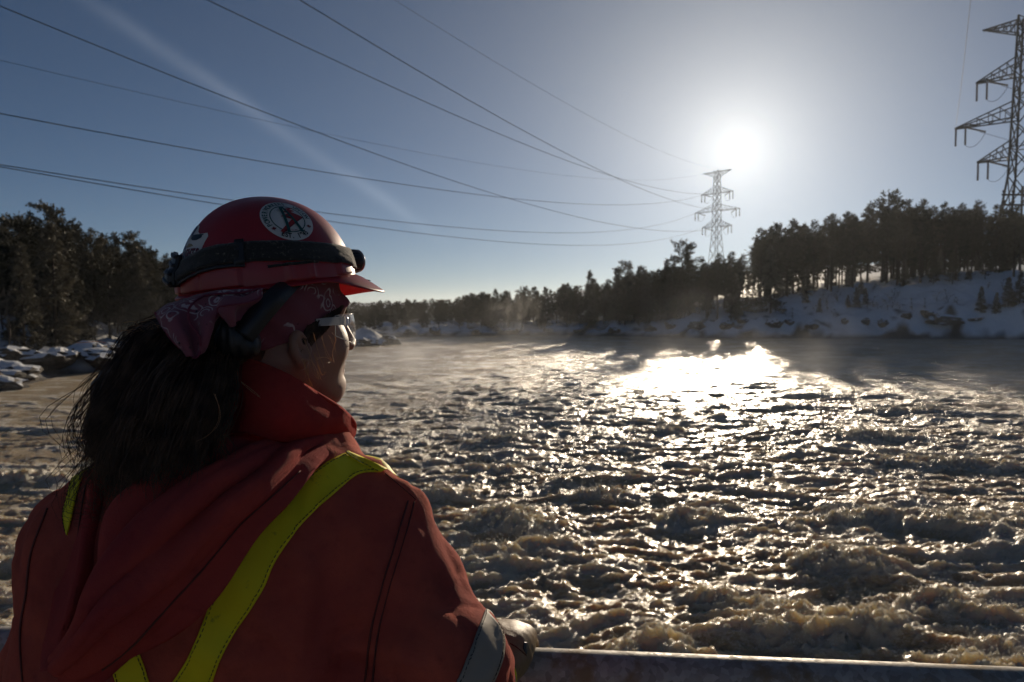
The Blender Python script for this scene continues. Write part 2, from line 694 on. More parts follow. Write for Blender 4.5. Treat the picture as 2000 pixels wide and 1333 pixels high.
na = t.noise(vv, 2.6, 5, 0.62, 0.8)
nb = t.noise(vv, 9.0, 4, 0.6, 0.6)
nc = t.noise(vv, 36.0, 3, 0.6)
lace = t.voro(t.coord((1, 1.5, 1)), 5.5, 'SMOOTH_F1')
lace2 = t.noise(t.coord((0.7, 1.35, 1)), 15.0, 6, 0.78, 1.8)
fm = t.math('ADD', t.math('MULTIPLY', fo, 1.15), t.math('MULTIPLY', t.math('SUBTRACT', lace2, 0.5), 2.4))
fm = t.math('ADD', fm, t.math('MULTIPLY', t.math('SUBTRACT', lace, 0.45), 0.3))
fmask = t.rng(fm, 0.16, 0.70)
hgt = t.math('ADD', t.math('MULTIPLY', na, 1.0), t.math('ADD', t.math('MULTIPLY', nb, 1.0), t.math('MULTIPLY', nc, 0.55)))
nrm = t.bump(hgt, 1.0, 0.085)
wat = t.pbsdf(Base__Color=(0.50, 0.385, 0.235), Roughness=0.21, IOR=1.333, Normal=nrm, Subsurface__Weight=0.7, Subsurface__Radius=(0.5, 0.36, 0.2), Subsurface__Scale=0.5)
fc = t.mix(lace2, (0.66, 0.56, 0.41), (0.90, 0.84, 0.72))
fnrm = t.bump(t.math('ADD', lace2, t.math('MULTIPLY', t.noise(v, 60, 4, 0.75), 0.9)), 1.0, 0.085)
fsh = t.pbsdf(Base__Color=fc, Roughness=0.25, IOR=1.33, Normal=fnrm, Subsurface__Weight=0.85, Subsurface__Radius=(0.5, 0.42, 0.3), Subsurface__Scale=0.45)
M_WATER = t.done(t.mixsh(t.math('MULTIPLY', fmask, 0.85), wat, fsh))
wat_o = np_mesh('river', np.stack([X, Y, h], -1).reshape(-1, 3), grid_quads(len(rr), len(aa)), M_WATER)
set_attr(wat_o, 'foam', foam)
tag(wat_o, kind='structure')

# froth and spray: one cloud of drops over the foam and above the boils
octv = np.array([(1, 0, 0), (-1, 0, 0), (0, 1, 0), (0, -1, 0), (0, 0, 1), (0, 0, -1)], float)
octf = np.array([(0, 2, 4), (2, 1, 4), (1, 3, 4), (3, 0, 4), (2, 0, 5), (1, 2, 5), (3, 1, 5), (0, 3, 5)])
wgt = (sstep(0.35, 0.95, foam) * (0.25 + 1.6 * boilm) * sstep(0.35, 0.75, froth) * (rr2 < 48) * (np.abs(A) < 0.66) * rr2 ** 1.2).ravel()
pick = rng.choice(wgt.size, 36000, p=wgt / wgt.sum())
up_ = np.abs(rng.normal(size=len(pick))) * (0.015 + 0.16 * boilm.ravel()[pick] * (rng.random(len(pick)) < 0.35))
P_ = np.stack([X.ravel()[pick], Y.ravel()[pick], h.ravel()[pick] + up_], -1) + rng.normal(size=(len(pick), 3)) * np.array((0.04, 0.04, 0.004))
sz = rng.uniform(0.004, 0.0115, len(pick)) * (0.6 + rr2.ravel()[pick] / 22)
DV = (P_[:, None, :] + octv[None] * sz[:, None, None]).reshape(-1, 3)
DF = (np.arange(len(pick))[:, None, None] * 6 + octf[None]).reshape(-1, 3)
t = NT('spray_drops')
M_SPRAY = t.done(t.mixsh(0.5, t.pbsdf(Base__Color=(0.85, 0.83, 0.78), Roughness=0.2, IOR=1.33), t.new('ShaderNodeBsdfTranslucent', Color=(0.9, 0.88, 0.82, 1)).outputs[0]))
sp_o = mesh_obj('spray', DV, DF, M_SPRAY)
tag(sp_o, 'froth and fine spray drops over the whitewater boils', 'spray', kind='stuff')

# =================================================================== TREES
def needle_mat(name, dark, light, trans=0.25):
    t = NT(name)
    oi = t.n.new('ShaderNodeObjectInfo')
    v = t.coord()
    n = t.noise(v, 0.9, 3)
    f = t.math('ADD', t.math('MULTIPLY', oi.outputs['Random'], 0.55), t.math('MULTIPLY', n, 0.45))
    c = t.mix(f, dark, light)
    d = t.pbsdf(Base__Color=c, Roughness=0.7, Specular__IOR__Level=0.25)
    tr = t.new('ShaderNodeBsdfTranslucent', Color=c).outputs[0]
    return t.done(t.mixsh(trans, d, tr))


M_NEEDLE = needle_mat('pine_needles', (0.018, 0.021, 0.013), (0.095, 0.080, 0.048), 0.12)
M_SPRUCE = needle_mat('spruce_needles', (0.028, 0.030, 0.022), (0.15, 0.132, 0.095), 0.15)
M_FROST = needle_mat('frosted_twigs', (0.11, 0.09, 0.07), (0.22, 0.19, 0.155), 0.2)
M_BARK = simple_mat('bark', (0.055, 0.040, 0.030), 0.9, var=0.4, vscale=3.0, bump=0.6, bscale=14)


def blades(rs, p, axis, n, L, w, spread, V, F):
    """a tuft of needle blades around an axis"""
    ax = axis / (np.linalg.norm(axis) + 1e-9)
    for _ in range(n):
        d = ax + rs.normal(size=3) * spread
        d /= np.linalg.norm(d)
        s = np.cross(d, rs.normal(size=3))
        s /= np.linalg.norm(s) + 1e-9
        l, ww = L * rs.uniform(0.6, 1.25), w * rs.uniform(0.7, 1.3)
        o = p + rs.normal(size=3) * L * 0.25
        b = len(V)
        V.extend([o - s * ww * 0.5, o + d * l * 0.55 + s * ww, o + d * l, o + d * l * 0.5 - s * ww])
        F.append((b, b + 1, b + 2, b + 3))


def proto_pine(seed, H, cs, Lmax, shape, nb, tuft=(7, 0.42, 0.055), droop=0.0, layers=False, top_round=0.25):
    """returns (trunk MB, crown verts, crown faces) for a conifer H metres tall"""
    rs = np.random.default_rng(seed)
    tb = MB()
    lean = rs.normal(size=2) * 0.012
    r0 = 0.012 * H + 0.05
    tp = [(lean[0] * z * z / H, lean[1] * z * z / H, z) for z in np.linspace(-0.4, H * 0.97, 8)]
    tb.tube(tp, [r0 * (1.0 - 0.92 * i / 7) for i in range(8)], 6)
    V, F = [], []

    def at_z(z):
        return np.array((lean[0] * z * z / H, lean[1] * z * z / H, z))
    for k in range(nb):
        u = (k + rs.uniform()) / nb
        u = u ** 0.9
        z = H * (cs + (0.985 - cs) * u)
        if shape == 'cone':
            L = Lmax * (1 - u) ** 0.85 + 0.18
        elif shape == 'round':
            L = Lmax * (math.sin(math.pi * min(1, 0.18 + 0.82 * u)) ** 0.7 * 0.85 + 0.2) * (1 - top_round * u)
        else:   # plates, a few long limbs
            L = Lmax * (0.35 + 0.65 * math.sin(math.pi * (0.1 + 0.85 * u))) * rs.uniform(0.45, 1.15)
        L *= rs.uniform(0.7, 1.15)
        a = rs.uniform(0, 2 * math.pi)
        up = (0.32 * (u - 0.15) - droop) + rs.normal() * 0.10
        d = np.array((math.cos(a), math.sin(a), up))
        d /= np.linalg.norm(d)
        p0 = at_z(z)
        pe = p0 + d * L + np.array((0, 0, 0.10 * L - droop * L * 0.3))
        tb.tube([p0, (p0 + pe) / 2 + np.array((0, 0, -0.03 * L)), pe], [0.012 + 0.012 * L, 0.008 + 0.008 * L, 0.008], 3, cap=False)
        m = max(3, int(L * (3.6 if not layers else 5.0)))
        for j in range(m):
            q = 0.22 + 0.8 * (j + rs.uniform()) / m
            lat = np.cross(d, (0, 0, 1.0)) * rs.normal() * 0.20 * L * (1.2 - q * 0.6)
            p = p0 + (pe - p0) * q + lat + np.array((0, 0, rs.normal() * 0.09 * (L ** 0.5)))
            ax = d * 0.8 + lat * 0.5 + np.array((0, 0, 0.45 if not layers else -0.15))
            blades(rs, p, ax, tuft[0], tuft[1], tuft[2], 0.55, V, F)
    # leader
    for j in range(5):
        blades(rs, at_z(H * (0.95 + 0.012 * j)), np.array((0, 0, 1.0)), 4, tuft[1], tuft[2], 0.6, V, F)
    return tb, V, F


def proto_bare(seed, H, spread=0.5, depth=5):
    rs = np.random.default_rng(seed)
    tb, cb = MB(), MB()

    def grow(p, d, L, r, lev):
        n = 3
        pts = [p]
        q, dd = p.copy(), d.copy()
        for i in range(n):
            dd = dd + rs.normal(size=3) * 0.10 + np.array((0, 0, 0.05))
            dd /= np.linalg.norm(dd)
            q = q + dd * L / n
            pts.append(q.copy())
        (tb if lev < 2 else cb).tube(pts, [r * (1 - 0.45 * i / n) for i in range(n + 1)], 5 if lev < 2 else 3, cap=False)
        if lev >= depth:
            return
        for k in range(3 if lev < 3 else 4):
            f = rs.uniform(0.35, 1.0)
            b = pts[0] + (pts[-1] - pts[0]) * f
            nd = dd + rs.normal(size=3) * spread
            nd[2] = abs(nd[2]) * 0.9 + 0.15
            nd /= np.linalg.norm(nd)
            grow(b, nd, L * rs.uniform(0.5, 0.72), max(r * 0.5, 0.012), lev + 1)
    grow(np.array((0, 0, -0.3)), np.array((0, 0, 1.0)), H * 0.42, 0.012 * H + 0.02, 0)
    return tb, cb.v, cb.f


PROTO = {}


def reg(name, tb, V, F, mat_c, H):
    mt = bpy.data.meshes.new('trunk')
    mt.from_pydata(tb.v, [], tb.f)
    mt.materials.append(M_BARK)
    mc = bpy.data.meshes.new('crown')
    mc.from_pydata([tuple(p) for p in V], [], F)
    mc.materials.append(mat_c)
    PROTO[name] = (mt, mc, H)


for s_ in range(4):
    reg('tall%d' % s_, *proto_pine(20 + s_, 16, (0.34, 0.42, 0.26, 0.36)[s_], (2.5, 2.1, 2.8, 2.3)[s_], 'round', (66, 58, 72, 60)[s_], (9, 0.50, 0.065)), M_NEEDLE, 16)
for s_ in range(3):
    reg('bushy%d' % s_, *proto_pine(40 + s_, 11, (0.12, 0.08, 0.18)[s_], (2.5, 2.9, 2.2)[s_], 'round', (95, 105, 85)[s_], (8, 0.46, 0.065)), M_NEEDLE, 11)
for s_ in range(3):
    reg('spruce%d' % s_, *proto_pine(60 + s_, 12, 0.06, (2.3, 1.9, 2.7)[s_], 'cone', (120, 115, 125)[s_], (7, 0.46, 0.07), 0.16, True), M_SPRUCE, 12)
for s_ in range(3):
    reg('plate%d' % s_, *proto_pine(80 + s_, 14, (0.3, 0.36, 0.28)[s_], (3.4, 3.0, 3.8)[s_], 'plate', (56, 50, 62)[s_], (9, 0.55, 0.08)), M_NEEDLE, 14)
for s_ in range(3):
    reg('bare%d' % s_, *proto_bare(100 + s_, 9, (0.5, 0.6, 0.45)[s_]), M_FROST, 9)
for s_ in range(2):
    reg('shrub%d' % s_, *proto_bare(120 + s_, 3.2, 0.75, 4), M_FROST, 3.2)


def plant(kind, x, y, H, name, label, group, wide=1.0, sink=0.15):
    mt, mc, H0 = PROTO[kind]
    z = hz(x, y) - sink
    o = empty(name, (x, y, z), label, 'tree' if 'shrub' not in name else 'shrub', group)
    s = H / H0
    o.scale = (s * wide, s * wide, s)
    o.rotation_euler = (0, 0, random.uniform(0, 6.283))
    for me, nm in ((mt, 'trunk'), (mc, 'crown')):
        c = bpy.data.objects.new(nm, me)
        COL.objects.link(c)
        c.parent = o
    return o


SKY_X = [-200, 0, 15, 40, 65, 98, 130, 155, 180, 205, 225, 262, 285, 300, 325, 350, 450, 560, 640, 690, 740, 815, 885, 920, 965, 1022, 1045, 1090, 1152, 1180, 1222, 1265, 1300, 1330, 1370, 1400, 1430, 1455, 1462, 1474, 1482, 1510, 1545, 1585, 1620, 1650, 1690, 1730, 1765, 1800, 1840, 1905, 1940, 2000, 2400]
SKY_Y = [430, 425, 424, 420, 417, 412, 430, 440, 450, 458, 458, 470, 484, 490, 500, 506, 540, 566, 582, 592, 589, 584, 586, 574, 567, 562, 562, 552, 540, 542, 522, 520, 510, 490, 506, 497, 494, 500, 530, 530, 452, 438, 432, 432, 422, 416, 406, 384, 396, 393, 398, 396, 402, 402, 400]


def px_of(x, y, z):
    """picture column and row of a world point (used to keep tree tops under the ridge line)"""
    dz = z - CAM_H
    d = y * CP - dz * SP
    u = y * SP + dz * CP
    return 1000 + FPX * x / d, 666.5 - FPX * u / d


def top_height(x, y, row):
    d = y * CP
    return CAM_H + (602 - row) / FPX * math.hypot(0, y) - hz(x, y)


GR = 'pines in the dense stand on the snowy right bank'
GC = 'trees of the low wood along the far shore'
GL = 'trees on the dark wooded hill at the left'
LR = 'tall dark pine in the dense stand on the right snow bank'
LC = 'dark conifer in the low wood along the far shore'
LL = 'shadowed conifer on the wooded hill at the left'

# trees that make the ridge line: pixel column, pixel row of the top, depth, kind, name, label or None
KEY = []
for i, (px, py) in enumerate([(1485, 447), (1512, 437), (1548, 430), (1588, 432), (1622, 420), (1652, 415), (1692, 404), (1765, 394), (1800, 391), (1842, 397), (1872, 400), (1906, 394), (1942, 402), (1976, 414), (2010, 400), (2060, 398)]):
    KEY.append((px, py, 142 + (i * 7) % 9, 'tall%d' % (i % 4), 'pine_tree', LR, GR))
KEY += [(1730, 378, 146, 'plate1', 'pine_tree', 'tallest pine top breaking the ridge of the right bank stand', None),
        (1330, 474, 137, 'plate0', 'pine_tree', 'broad round-topped pine just left of the far pylon', None),
        (1372, 505, 141, 'tall1', 'pine_tree', LC, GC), (1401, 496, 143, 'tall2', 'pine_tree', LC, GC), (1428, 492, 140, 'tall0', 'pine_tree', LC, GC), (1450, 497, 142, 'tall3', 'pine_tree', LC, GC),
        (1388, 512, 138, 'tall3', 'pine_tree', LC, GC), (1414, 506, 138, 'tall1', 'pine_tree', LC, GC), (1440, 510, 137, 'tall2', 'pine_tree', LC, GC),
        (1152, 529, 141, 'spruce1', 'spruce_tree', 'narrow pointed spruce above the middle of the far shore wood', None),
        (1222, 512, 144, 'plate2', 'pine_tree', 'pine with a tufted top above bare frosted trees', None),
        (1205, 526, 142, 'spruce0', 'spruce_tree', LC, GC), (1180, 541, 140, 'bare0', 'bare_tree', 'frosted leafless tree in the far shore wood', 'frosted leafless trees in the far shore wood'),
        (1088, 548, 143, 'bare1', 'bare_tree', 'frosted leafless tree in the far shore wood', 'frosted leafless trees in the far shore wood'), (1112, 545, 145, 'bare2', 'bare_tree', 'frosted leafless tree in the far shore wood', 'frosted leafless trees in the far shore wood'),
        (1262, 514, 139, 'bare0', 'bare_tree', 'frosted leafless tree in the far shore wood', 'frosted leafless trees in the far shore wood'), (1285, 507, 141, 'bare1', 'bare_tree', 'frosted leafless tree in the far shore wood', 'frosted leafless trees in the far shore wood'), (1303, 503, 143, 'bare2', 'bare_tree', 'frosted leafless tree in the far shore wood', 'frosted leafless trees in the far shore wood'),
        (1240, 530, 137, 'bare2', 'bare_tree', 'frosted leafless tree in the far shore wood', 'frosted leafless trees in the far shore wood'),
        (967, 564, 146, 'spruce2', 'spruce_tree', LC, GC), (1022, 560, 148, 'plate1', 'pine_tree', LC, GC), (1042, 561, 144, 'bushy0', 'pine_tree', LC, GC),
        (920, 573, 142, 'bushy1', 'pine_tree', LC, GC), (940, 576, 145, 'tall1', 'pine_tree', LC, GC), (992, 569, 143, 'bushy2', 'pine_tree', LC, GC), (1065, 560, 144, 'spruce0', 'spruce_tree', LC, GC),
        (98, 402, 84, 'plate0', 'pine_tree', 'tallest flat-limbed pine on the crest of the left hill', None),
        (262, 457, 92, 'plate2', 'pine_tree', 'lone ragged pine sticking out of the left hill crest', None)]
for i, (px, py) in enumerate([(-30, 420), (12, 424), (40, 420), (66, 416), (130, 430), (155, 440), (180, 450), (206, 457), (225, 456), (286, 484), (303, 490), (328, 500), (350, 506)]):
    KEY.append((px, py, 80 + (i * 5) % 14, ('spruce0', 'plate1', 'spruce2', 'spruce1', 'plate0')[i % 5], 'spruce_tree' if i % 5 in (0, 2, 3) else 'pine_tree', LL, GL))
for i, px in enumerate(range(692, 915, 17)):
    KEY.append((px, np.interp(px, SKY_X, SKY_Y) + (i % 3) * 3 - 2, 185 + (i * 13) % 40, ('bushy0', 'tall1', 'spruce0', 'bushy2')[i % 4], 'spruce_tree' if i % 4 == 2 else 'pine_tree', LC, GC))
for (px, py, d, kind, nm, lab, grp) in KEY:
    x = (px - 1000) / FPX * d
    hgt_ = top_height(x, d, py)
    plant(kind, x, d, max(3.0, hgt_), nm, lab, grp, 1.0 if hgt_ > 9 else 1.15)

# pine on the islet, seen beside the face
xi, yi = (708 - 1000) / FPX * 108, 108
plant('bushy1', xi, 104.0, top_height(xi, 104, 607), 'pine_tree', 'bushy pine on the low point beside the snowy islet rocks', None, 1.15)


def scatter(n, region, kinds, name_of, lab, grp, hr, cap=(4, 60), tries=6000):
    k = 0
    pts = []
    while k < n and tries > 0:
        tries -= 1
        x, y = random.uniform(region[0], region[1]), random.uniform(region[2], region[3])
        s_ = _bil(TS, x, y)
        if s_ < region[4] or s_ > region[5]:
            continue
        if any((x - a) ** 2 + (y - b) ** 2 < region[6] ** 2 for a, b in pts):
            continue
        u, _ = px_of(x, y, 8)
        if u < -60 or u > 2080 or (345 < u < 640 and y > 60 and False):
            continue
        row = np.interp(u, SKY_X, SKY_Y) + random.uniform(*cap)
        Hm = top_height(x, y, row)
        Hh = min(random.uniform(*hr), Hm)
        if Hh < 2.5:
            continue
        kd = random.choice(kinds)
        plant(kd, x, y, Hh, name_of(kd), lab, grp, random.uniform(0.9, 1.2))
        pts.append((x, y))
        k += 1


nm_of = lambda kd: 'bare_tree' if kd.startswith('bare') else ('spruce_tree' if kd.startswith('spruce') else 'pine_tree')
scatter(100, (46, 130, 128, 190, 20, 60, 2.0), ['tall0', 'tall1', 'tall2', 'tall3'], nm_of, LR, GR, (13, 18), (2, 30))
scatter(150, (-32, 46, 124, 165, 3.0, 30, 1.5), ['bushy0', 'bushy1', 'bushy2', 'spruce0', 'spruce1', 'tall0', 'tall3'], nm_of, LC, GC, (6, 13), (0, 30))
scatter(22, (5, 40, 126, 150, 3.5, 22, 2.0), ['bare0', 'bare1', 'bare2'], nm_of, 'frosted leafless tree in the far shore wood', 'frosted leafless trees in the far shore wood', (5, 9), (12, 60))
scatter(120, (-95, -24, 40, 118, 6, 50, 1.6), ['spruce0', 'spruce1', 'spruce2', 'spruce0', 'spruce1', 'spruce2', 'tall0', 'plate1', 'plate0', 'plate2', 'bare1'], nm_of, LL, GL, (8, 13), (2, 60))
scatter(16, (-70, -30, 45, 95, 5, 16, 2.2), ['bare0', 'bare1', 'bare2'], nm_of, 'bare grey tree at the foot of the left hill', 'bare trees at the foot of the left hill', (4, 7), (60, 130))
# small firs and brush standing in the snow of the right bank
YS = sorted(((1915, 612, 4.4), (1945, 618, 3.6), (1968, 600, 5.0), (1672, 600, 3.6), (1690, 598, 3.0), (1655, 604, 2.2), (1480, 600, 4.5), (1572, 592, 3.2), (1990, 595, 5.5), (1600, 612, 2.6)))
YO = ['leftmost', 'second from the left', 'third from the left', 'fourth from the left', 'fifth from the left', 'sixth from the left', 'fourth from the right', 'third from the right', 'second from the right', 'rightmost']
for yk, (px, py, hh_) in enumerate(YS):
    x, y = None, None
    for d in np.arange(118, 175, 0.5):
        xx = (px - 1000) / FPX * d
        _, row = px_of(xx, d, hz(xx, d))
        if hz(xx, d) > 0.4 and row <= py:
            x, y = xx, d
            break
    if x is not None:
        plant('spruce%d' % (int(px) % 3), x, y, hh_, 'young_spruce', 'small young spruce in the open snow of the right bank, %s' % YO[yk], 'young spruces in the snow of the right bank', 1.25)
scatter(34, (46, 128, 130, 168, 17, 42, 2.2), ['spruce0', 'spruce1', 'spruce2', 'bushy0', 'bushy2'], nm_of, 'low dark understory conifer among the trunks of the right bank stand', 'understory conifers of the right bank stand', (3.0, 7.5), (30, 120))
scatter(60, (28, 100, 124, 152, 5, 26, 1.2), ['shrub0', 'shrub1'], lambda k: 'shrub', 'leafless brush poking through snow on the right bank', 'leafless brush on the right bank', (1.2, 3.2), (60, 200))
scatter(14, (-60, -29, 42, 80, 2, 9, 1.2), ['shrub0', 'shrub1'], lambda k: 'shrub', 'leafless brush on the rocky snow at the left shore', 'leafless brush on the left shore', (0.9, 2.0), (150, 300))

# the wood further back, one dark mass of crowns behind the trees one can tell apart
wv, wf = [], []
mt, mc, H0 = PROTO['bushy0']
bv = np.array([x.co[:] for x in mc.vertices])[::1]
bf = np.array([p.vertices[:] for p in mc.polygons])
sel = rng.choice(len(bf), 350, replace=False)
bq = bv[bf[sel]]
cnt = 0
for k in range(1700):
    reg_ = k % 4
    if k >= 1500:
        x, y = (random.uniform(-150, -52), random.uniform(12, 66)) if k % 2 else (random.uniform(112, 210), random.uniform(112, 200))
        if _bil(TS, x, y) < 16:
            continue
    elif reg_ == 0:
        x, y = random.uniform(55, 150), random.uniform(165, 230)
        if k % 8:
            continue
    elif reg_ in (1, 2):
        x, y = random.uniform(-75, 62) if reg_ == 1 else random.uniform(-75, 0), random.uniform(140, 215)
    else:
        x, y = random.uniform(-120, -45), random.uniform(60, 140)
        if _bil(TS, x, y) < 14:
            continue
    u, _ = px_of(x, y, 8)
    if (k < 1500 and not -80 < u < 2100) or (1452 < u < 1480):
        continue
    row = np.interp(u, SKY_X, SKY_Y) + (random.uniform(14, 40) if u > 960 or u < 600 else random.uniform(-1, 12))
    Hh = min(14, top_height(x, y, row))
    if Hh < 2:
        continue
    s_ = Hh / H0
    q = bq.copy() * np.array((s_ * 1.25, s_ * 1.25, s_)) * np.array((1, 1, 1))
    a = random.uniform(0, 6.28)
    ca_, sa_ = math.cos(a), math.sin(a)
    qx, qy = q[..., 0] * ca_ - q[..., 1] * sa_, q[..., 0] * sa_ + q[..., 1] * ca_
    q = np.stack([qx + x, qy + y, q[..., 2] + hz(x, y)], -1)
    if cnt > 430 and k < 1500:
        continue
    cnt += 1
    # larger blades so that the far crowns stay closed
    cen = q.mean(1, keepdims=True)
    q = cen + (q - cen) * 2.0
    wv.append(q.reshape(-1, 3))
wv = np.concatenate(wv)
wood = np_mesh('distant_wood', wv, np.arange(len(wv)).reshape(-1, 4), M_NEEDLE, False)
tag(wood, 'far dark mass of conifers behind the nearer shoreline trees', 'woodland', kind='stuff')

# =================================================================== ROCKS
t = NT('rock_with_snow')
v = t.coord()
geo = t.n.new('ShaderNodeNewGeometry')
sep = t.new('ShaderNodeSeparateXYZ', Vector=geo.outputs['Normal'])
sn = t.rng(t.math('ADD', sep.outputs['Z'], t.math('MULTIPLY', t.math('SUBTRACT', t.noise(v, 2.2, 4), 0.5), 0.5)), 0.55, 0.70)
rc = t.ramp(t.noise(v, 3.1, 7, 0.7), [(0.3, (0.03, 0.027, 0.024)), (0.7, (0.13, 0.11, 0.09))])
M_ROCK = t.done(t.pbsdf(Base__Color=t.mix(sn, rc, (0.78, 0.80, 0.83)), Roughness=0.8, Normal=t.bump(t.noise(v, 4, 6, 0.65), 0.8, 0.2)))
rock_me = []
for k in range(4):
    bm = bmesh.new()
    bmesh.ops.create_icosphere(bm, subdivisions=3, radius=1)
    co = np.array([q.co[:] for q in bm.verts])
    dsp = 1 + 0.45 * perlin3(co * 1.1 + k * 9) + 0.2 * perlin3(co * 2.7 + k * 5)
    for q, d_ in zip(bm.verts, dsp):
        p = q.co * d_
        q.co = Vector((round(p.x * 3.2) / 3.2 * 0.35 + p.x * 0.65, p.y, round(p.z * 2.6) / 2.6 * 0.5 + p.z * 0.5))
    me = bpy.data.meshes.new('rock')
    bm.to_mesh(me)
    bm.free()
    me.materials.append(M_ROCK)
    rock_me.append(me)


def rock(px, py, w, hgt_, label, group, k):
    for d in np.arange(30, 175, 0.5):
        xx = (px - 1000) / FPX * d
        zz = hz(xx, d)
        _, row = px_of(xx, d, max(zz, 0))
        if row <= py and zz > -1.5:
            o = bpy.data.objects.new('rock', rock_me[k % 4])
            COL.objects.link(o)
            o.location = (xx, d, max(zz, -0.2) + hgt_ * 0.2)
            o.scale = (w, w * 0.8, hgt_)
            o.rotation_euler = (0.1, 0.05, k * 1.3)
            tag(o, label, 'rock', group)
            return


ORD = ['leftmost', 'second from the left', 'third from the left', 'fourth from the left', 'fifth from the left', 'sixth from the left', 'seventh from the left', 'eighth from the left', 'ninth from the left', 'tenth from the left', 'rightmost']


def ordinal(i, n):
    return 'rightmost' if i == n - 1 else ORD[i]


rock(1840, 632, 2.7, 0.9, 'large dark ledge of bare rock in the right snow bank', None, 0)
rock(1815, 622, 1.6, 0.8, 'dark rock just above the largest ledge of the right bank', None, 1)
rock(1770, 620, 0.9, 0.6, 'small dark rock left of the largest ledge', None, 2)
rock(1905, 625, 1.5, 0.4, 'thin flat dark rock right of the largest ledge', None, 3)
RB = sorted([(1360, 640, 1.6, 0.9), (1310, 640, 1.2, 0.8), (1420, 640, 1.3, 0.9), (1512, 636, 1.4, 0.8), (1540, 632, 1.0, 0.6), (1690, 632, 0.8, 0.6), (1725, 634, 0.9, 0.7), (1650, 636, 0.7, 0.6), (1585, 640, 1.0, 0.6), (1270, 645, 1.0, 0.6), (1450, 628, 1.3, 0.5)])
for i, (px, py, w, hh_) in enumerate(RB):
    rock(px, py, w, hh_, 'dark boulder low on the right bank, %s of its row' % ordinal(i, len(RB)), 'boulders low on the right bank', i)
RF = sorted([(1130, 648, 1.0, 0.7), (1070, 648, 1.1, 0.7), (1000, 650, 1.2, 0.7), (930, 652, 0.9, 0.6), (850, 654, 1.1, 0.8), (800, 655, 1.2, 0.8), (1200, 648, 1.2, 0.7)])
for i, (px, py, w, hh_) in enumerate(RF):
    rock(px, py, w, hh_, 'snow-capped boulder on the far shore, %s of its row' % ordinal(i, len(RF)), 'boulders along the far shore', i)
for i, (px, py, w, hh_) in enumerate([(760, 672, 1.5, 0.9), (735, 674, 1.7, 0.7), (712, 675, 1.6, 0.7)]):
    rock(px, py, w, hh_, ('dark rock at the tip of the snowy islet', 'snow-covered middle rock of the islet', 'snow-covered rock of the islet nearest the face')[i], None, i)
RL = sorted([(25, 735, 1.6, 0.6), (70, 722, 1.8, 0.8), (120, 712, 1.5, 0.7), (165, 700, 2.0, 0.9), (195, 712, 1.6, 0.7), (30, 700, 1.6, 0.6), (215, 690, 1.7, 0.7), (5, 758, 1.2, 0.5)])
for i, (px, py, w, hh_) in enumerate(RL):
    rock(px, py, w, hh_, 'flat dark rock at the left shore, %s of its row' % ordinal(i, len(RL)), 'flat rocks at the left shore', i)

# =================================================================== PYLONS AND WIRES
M_STEEL = simple_mat('galvanised_lattice', (0.026, 0.026, 0.027), 0.7, 0.0, 0.3, 2.0)
M_INS = simple_mat('insulator_glaze', (0.10, 0.075, 0.06), 0.3, 0.0, 0.2, 4.0)
M_WIRE = simple_mat('aluminium_wire', (0.06, 0.06, 0.062), 0.6, 0.3, 0.15, 1.0)


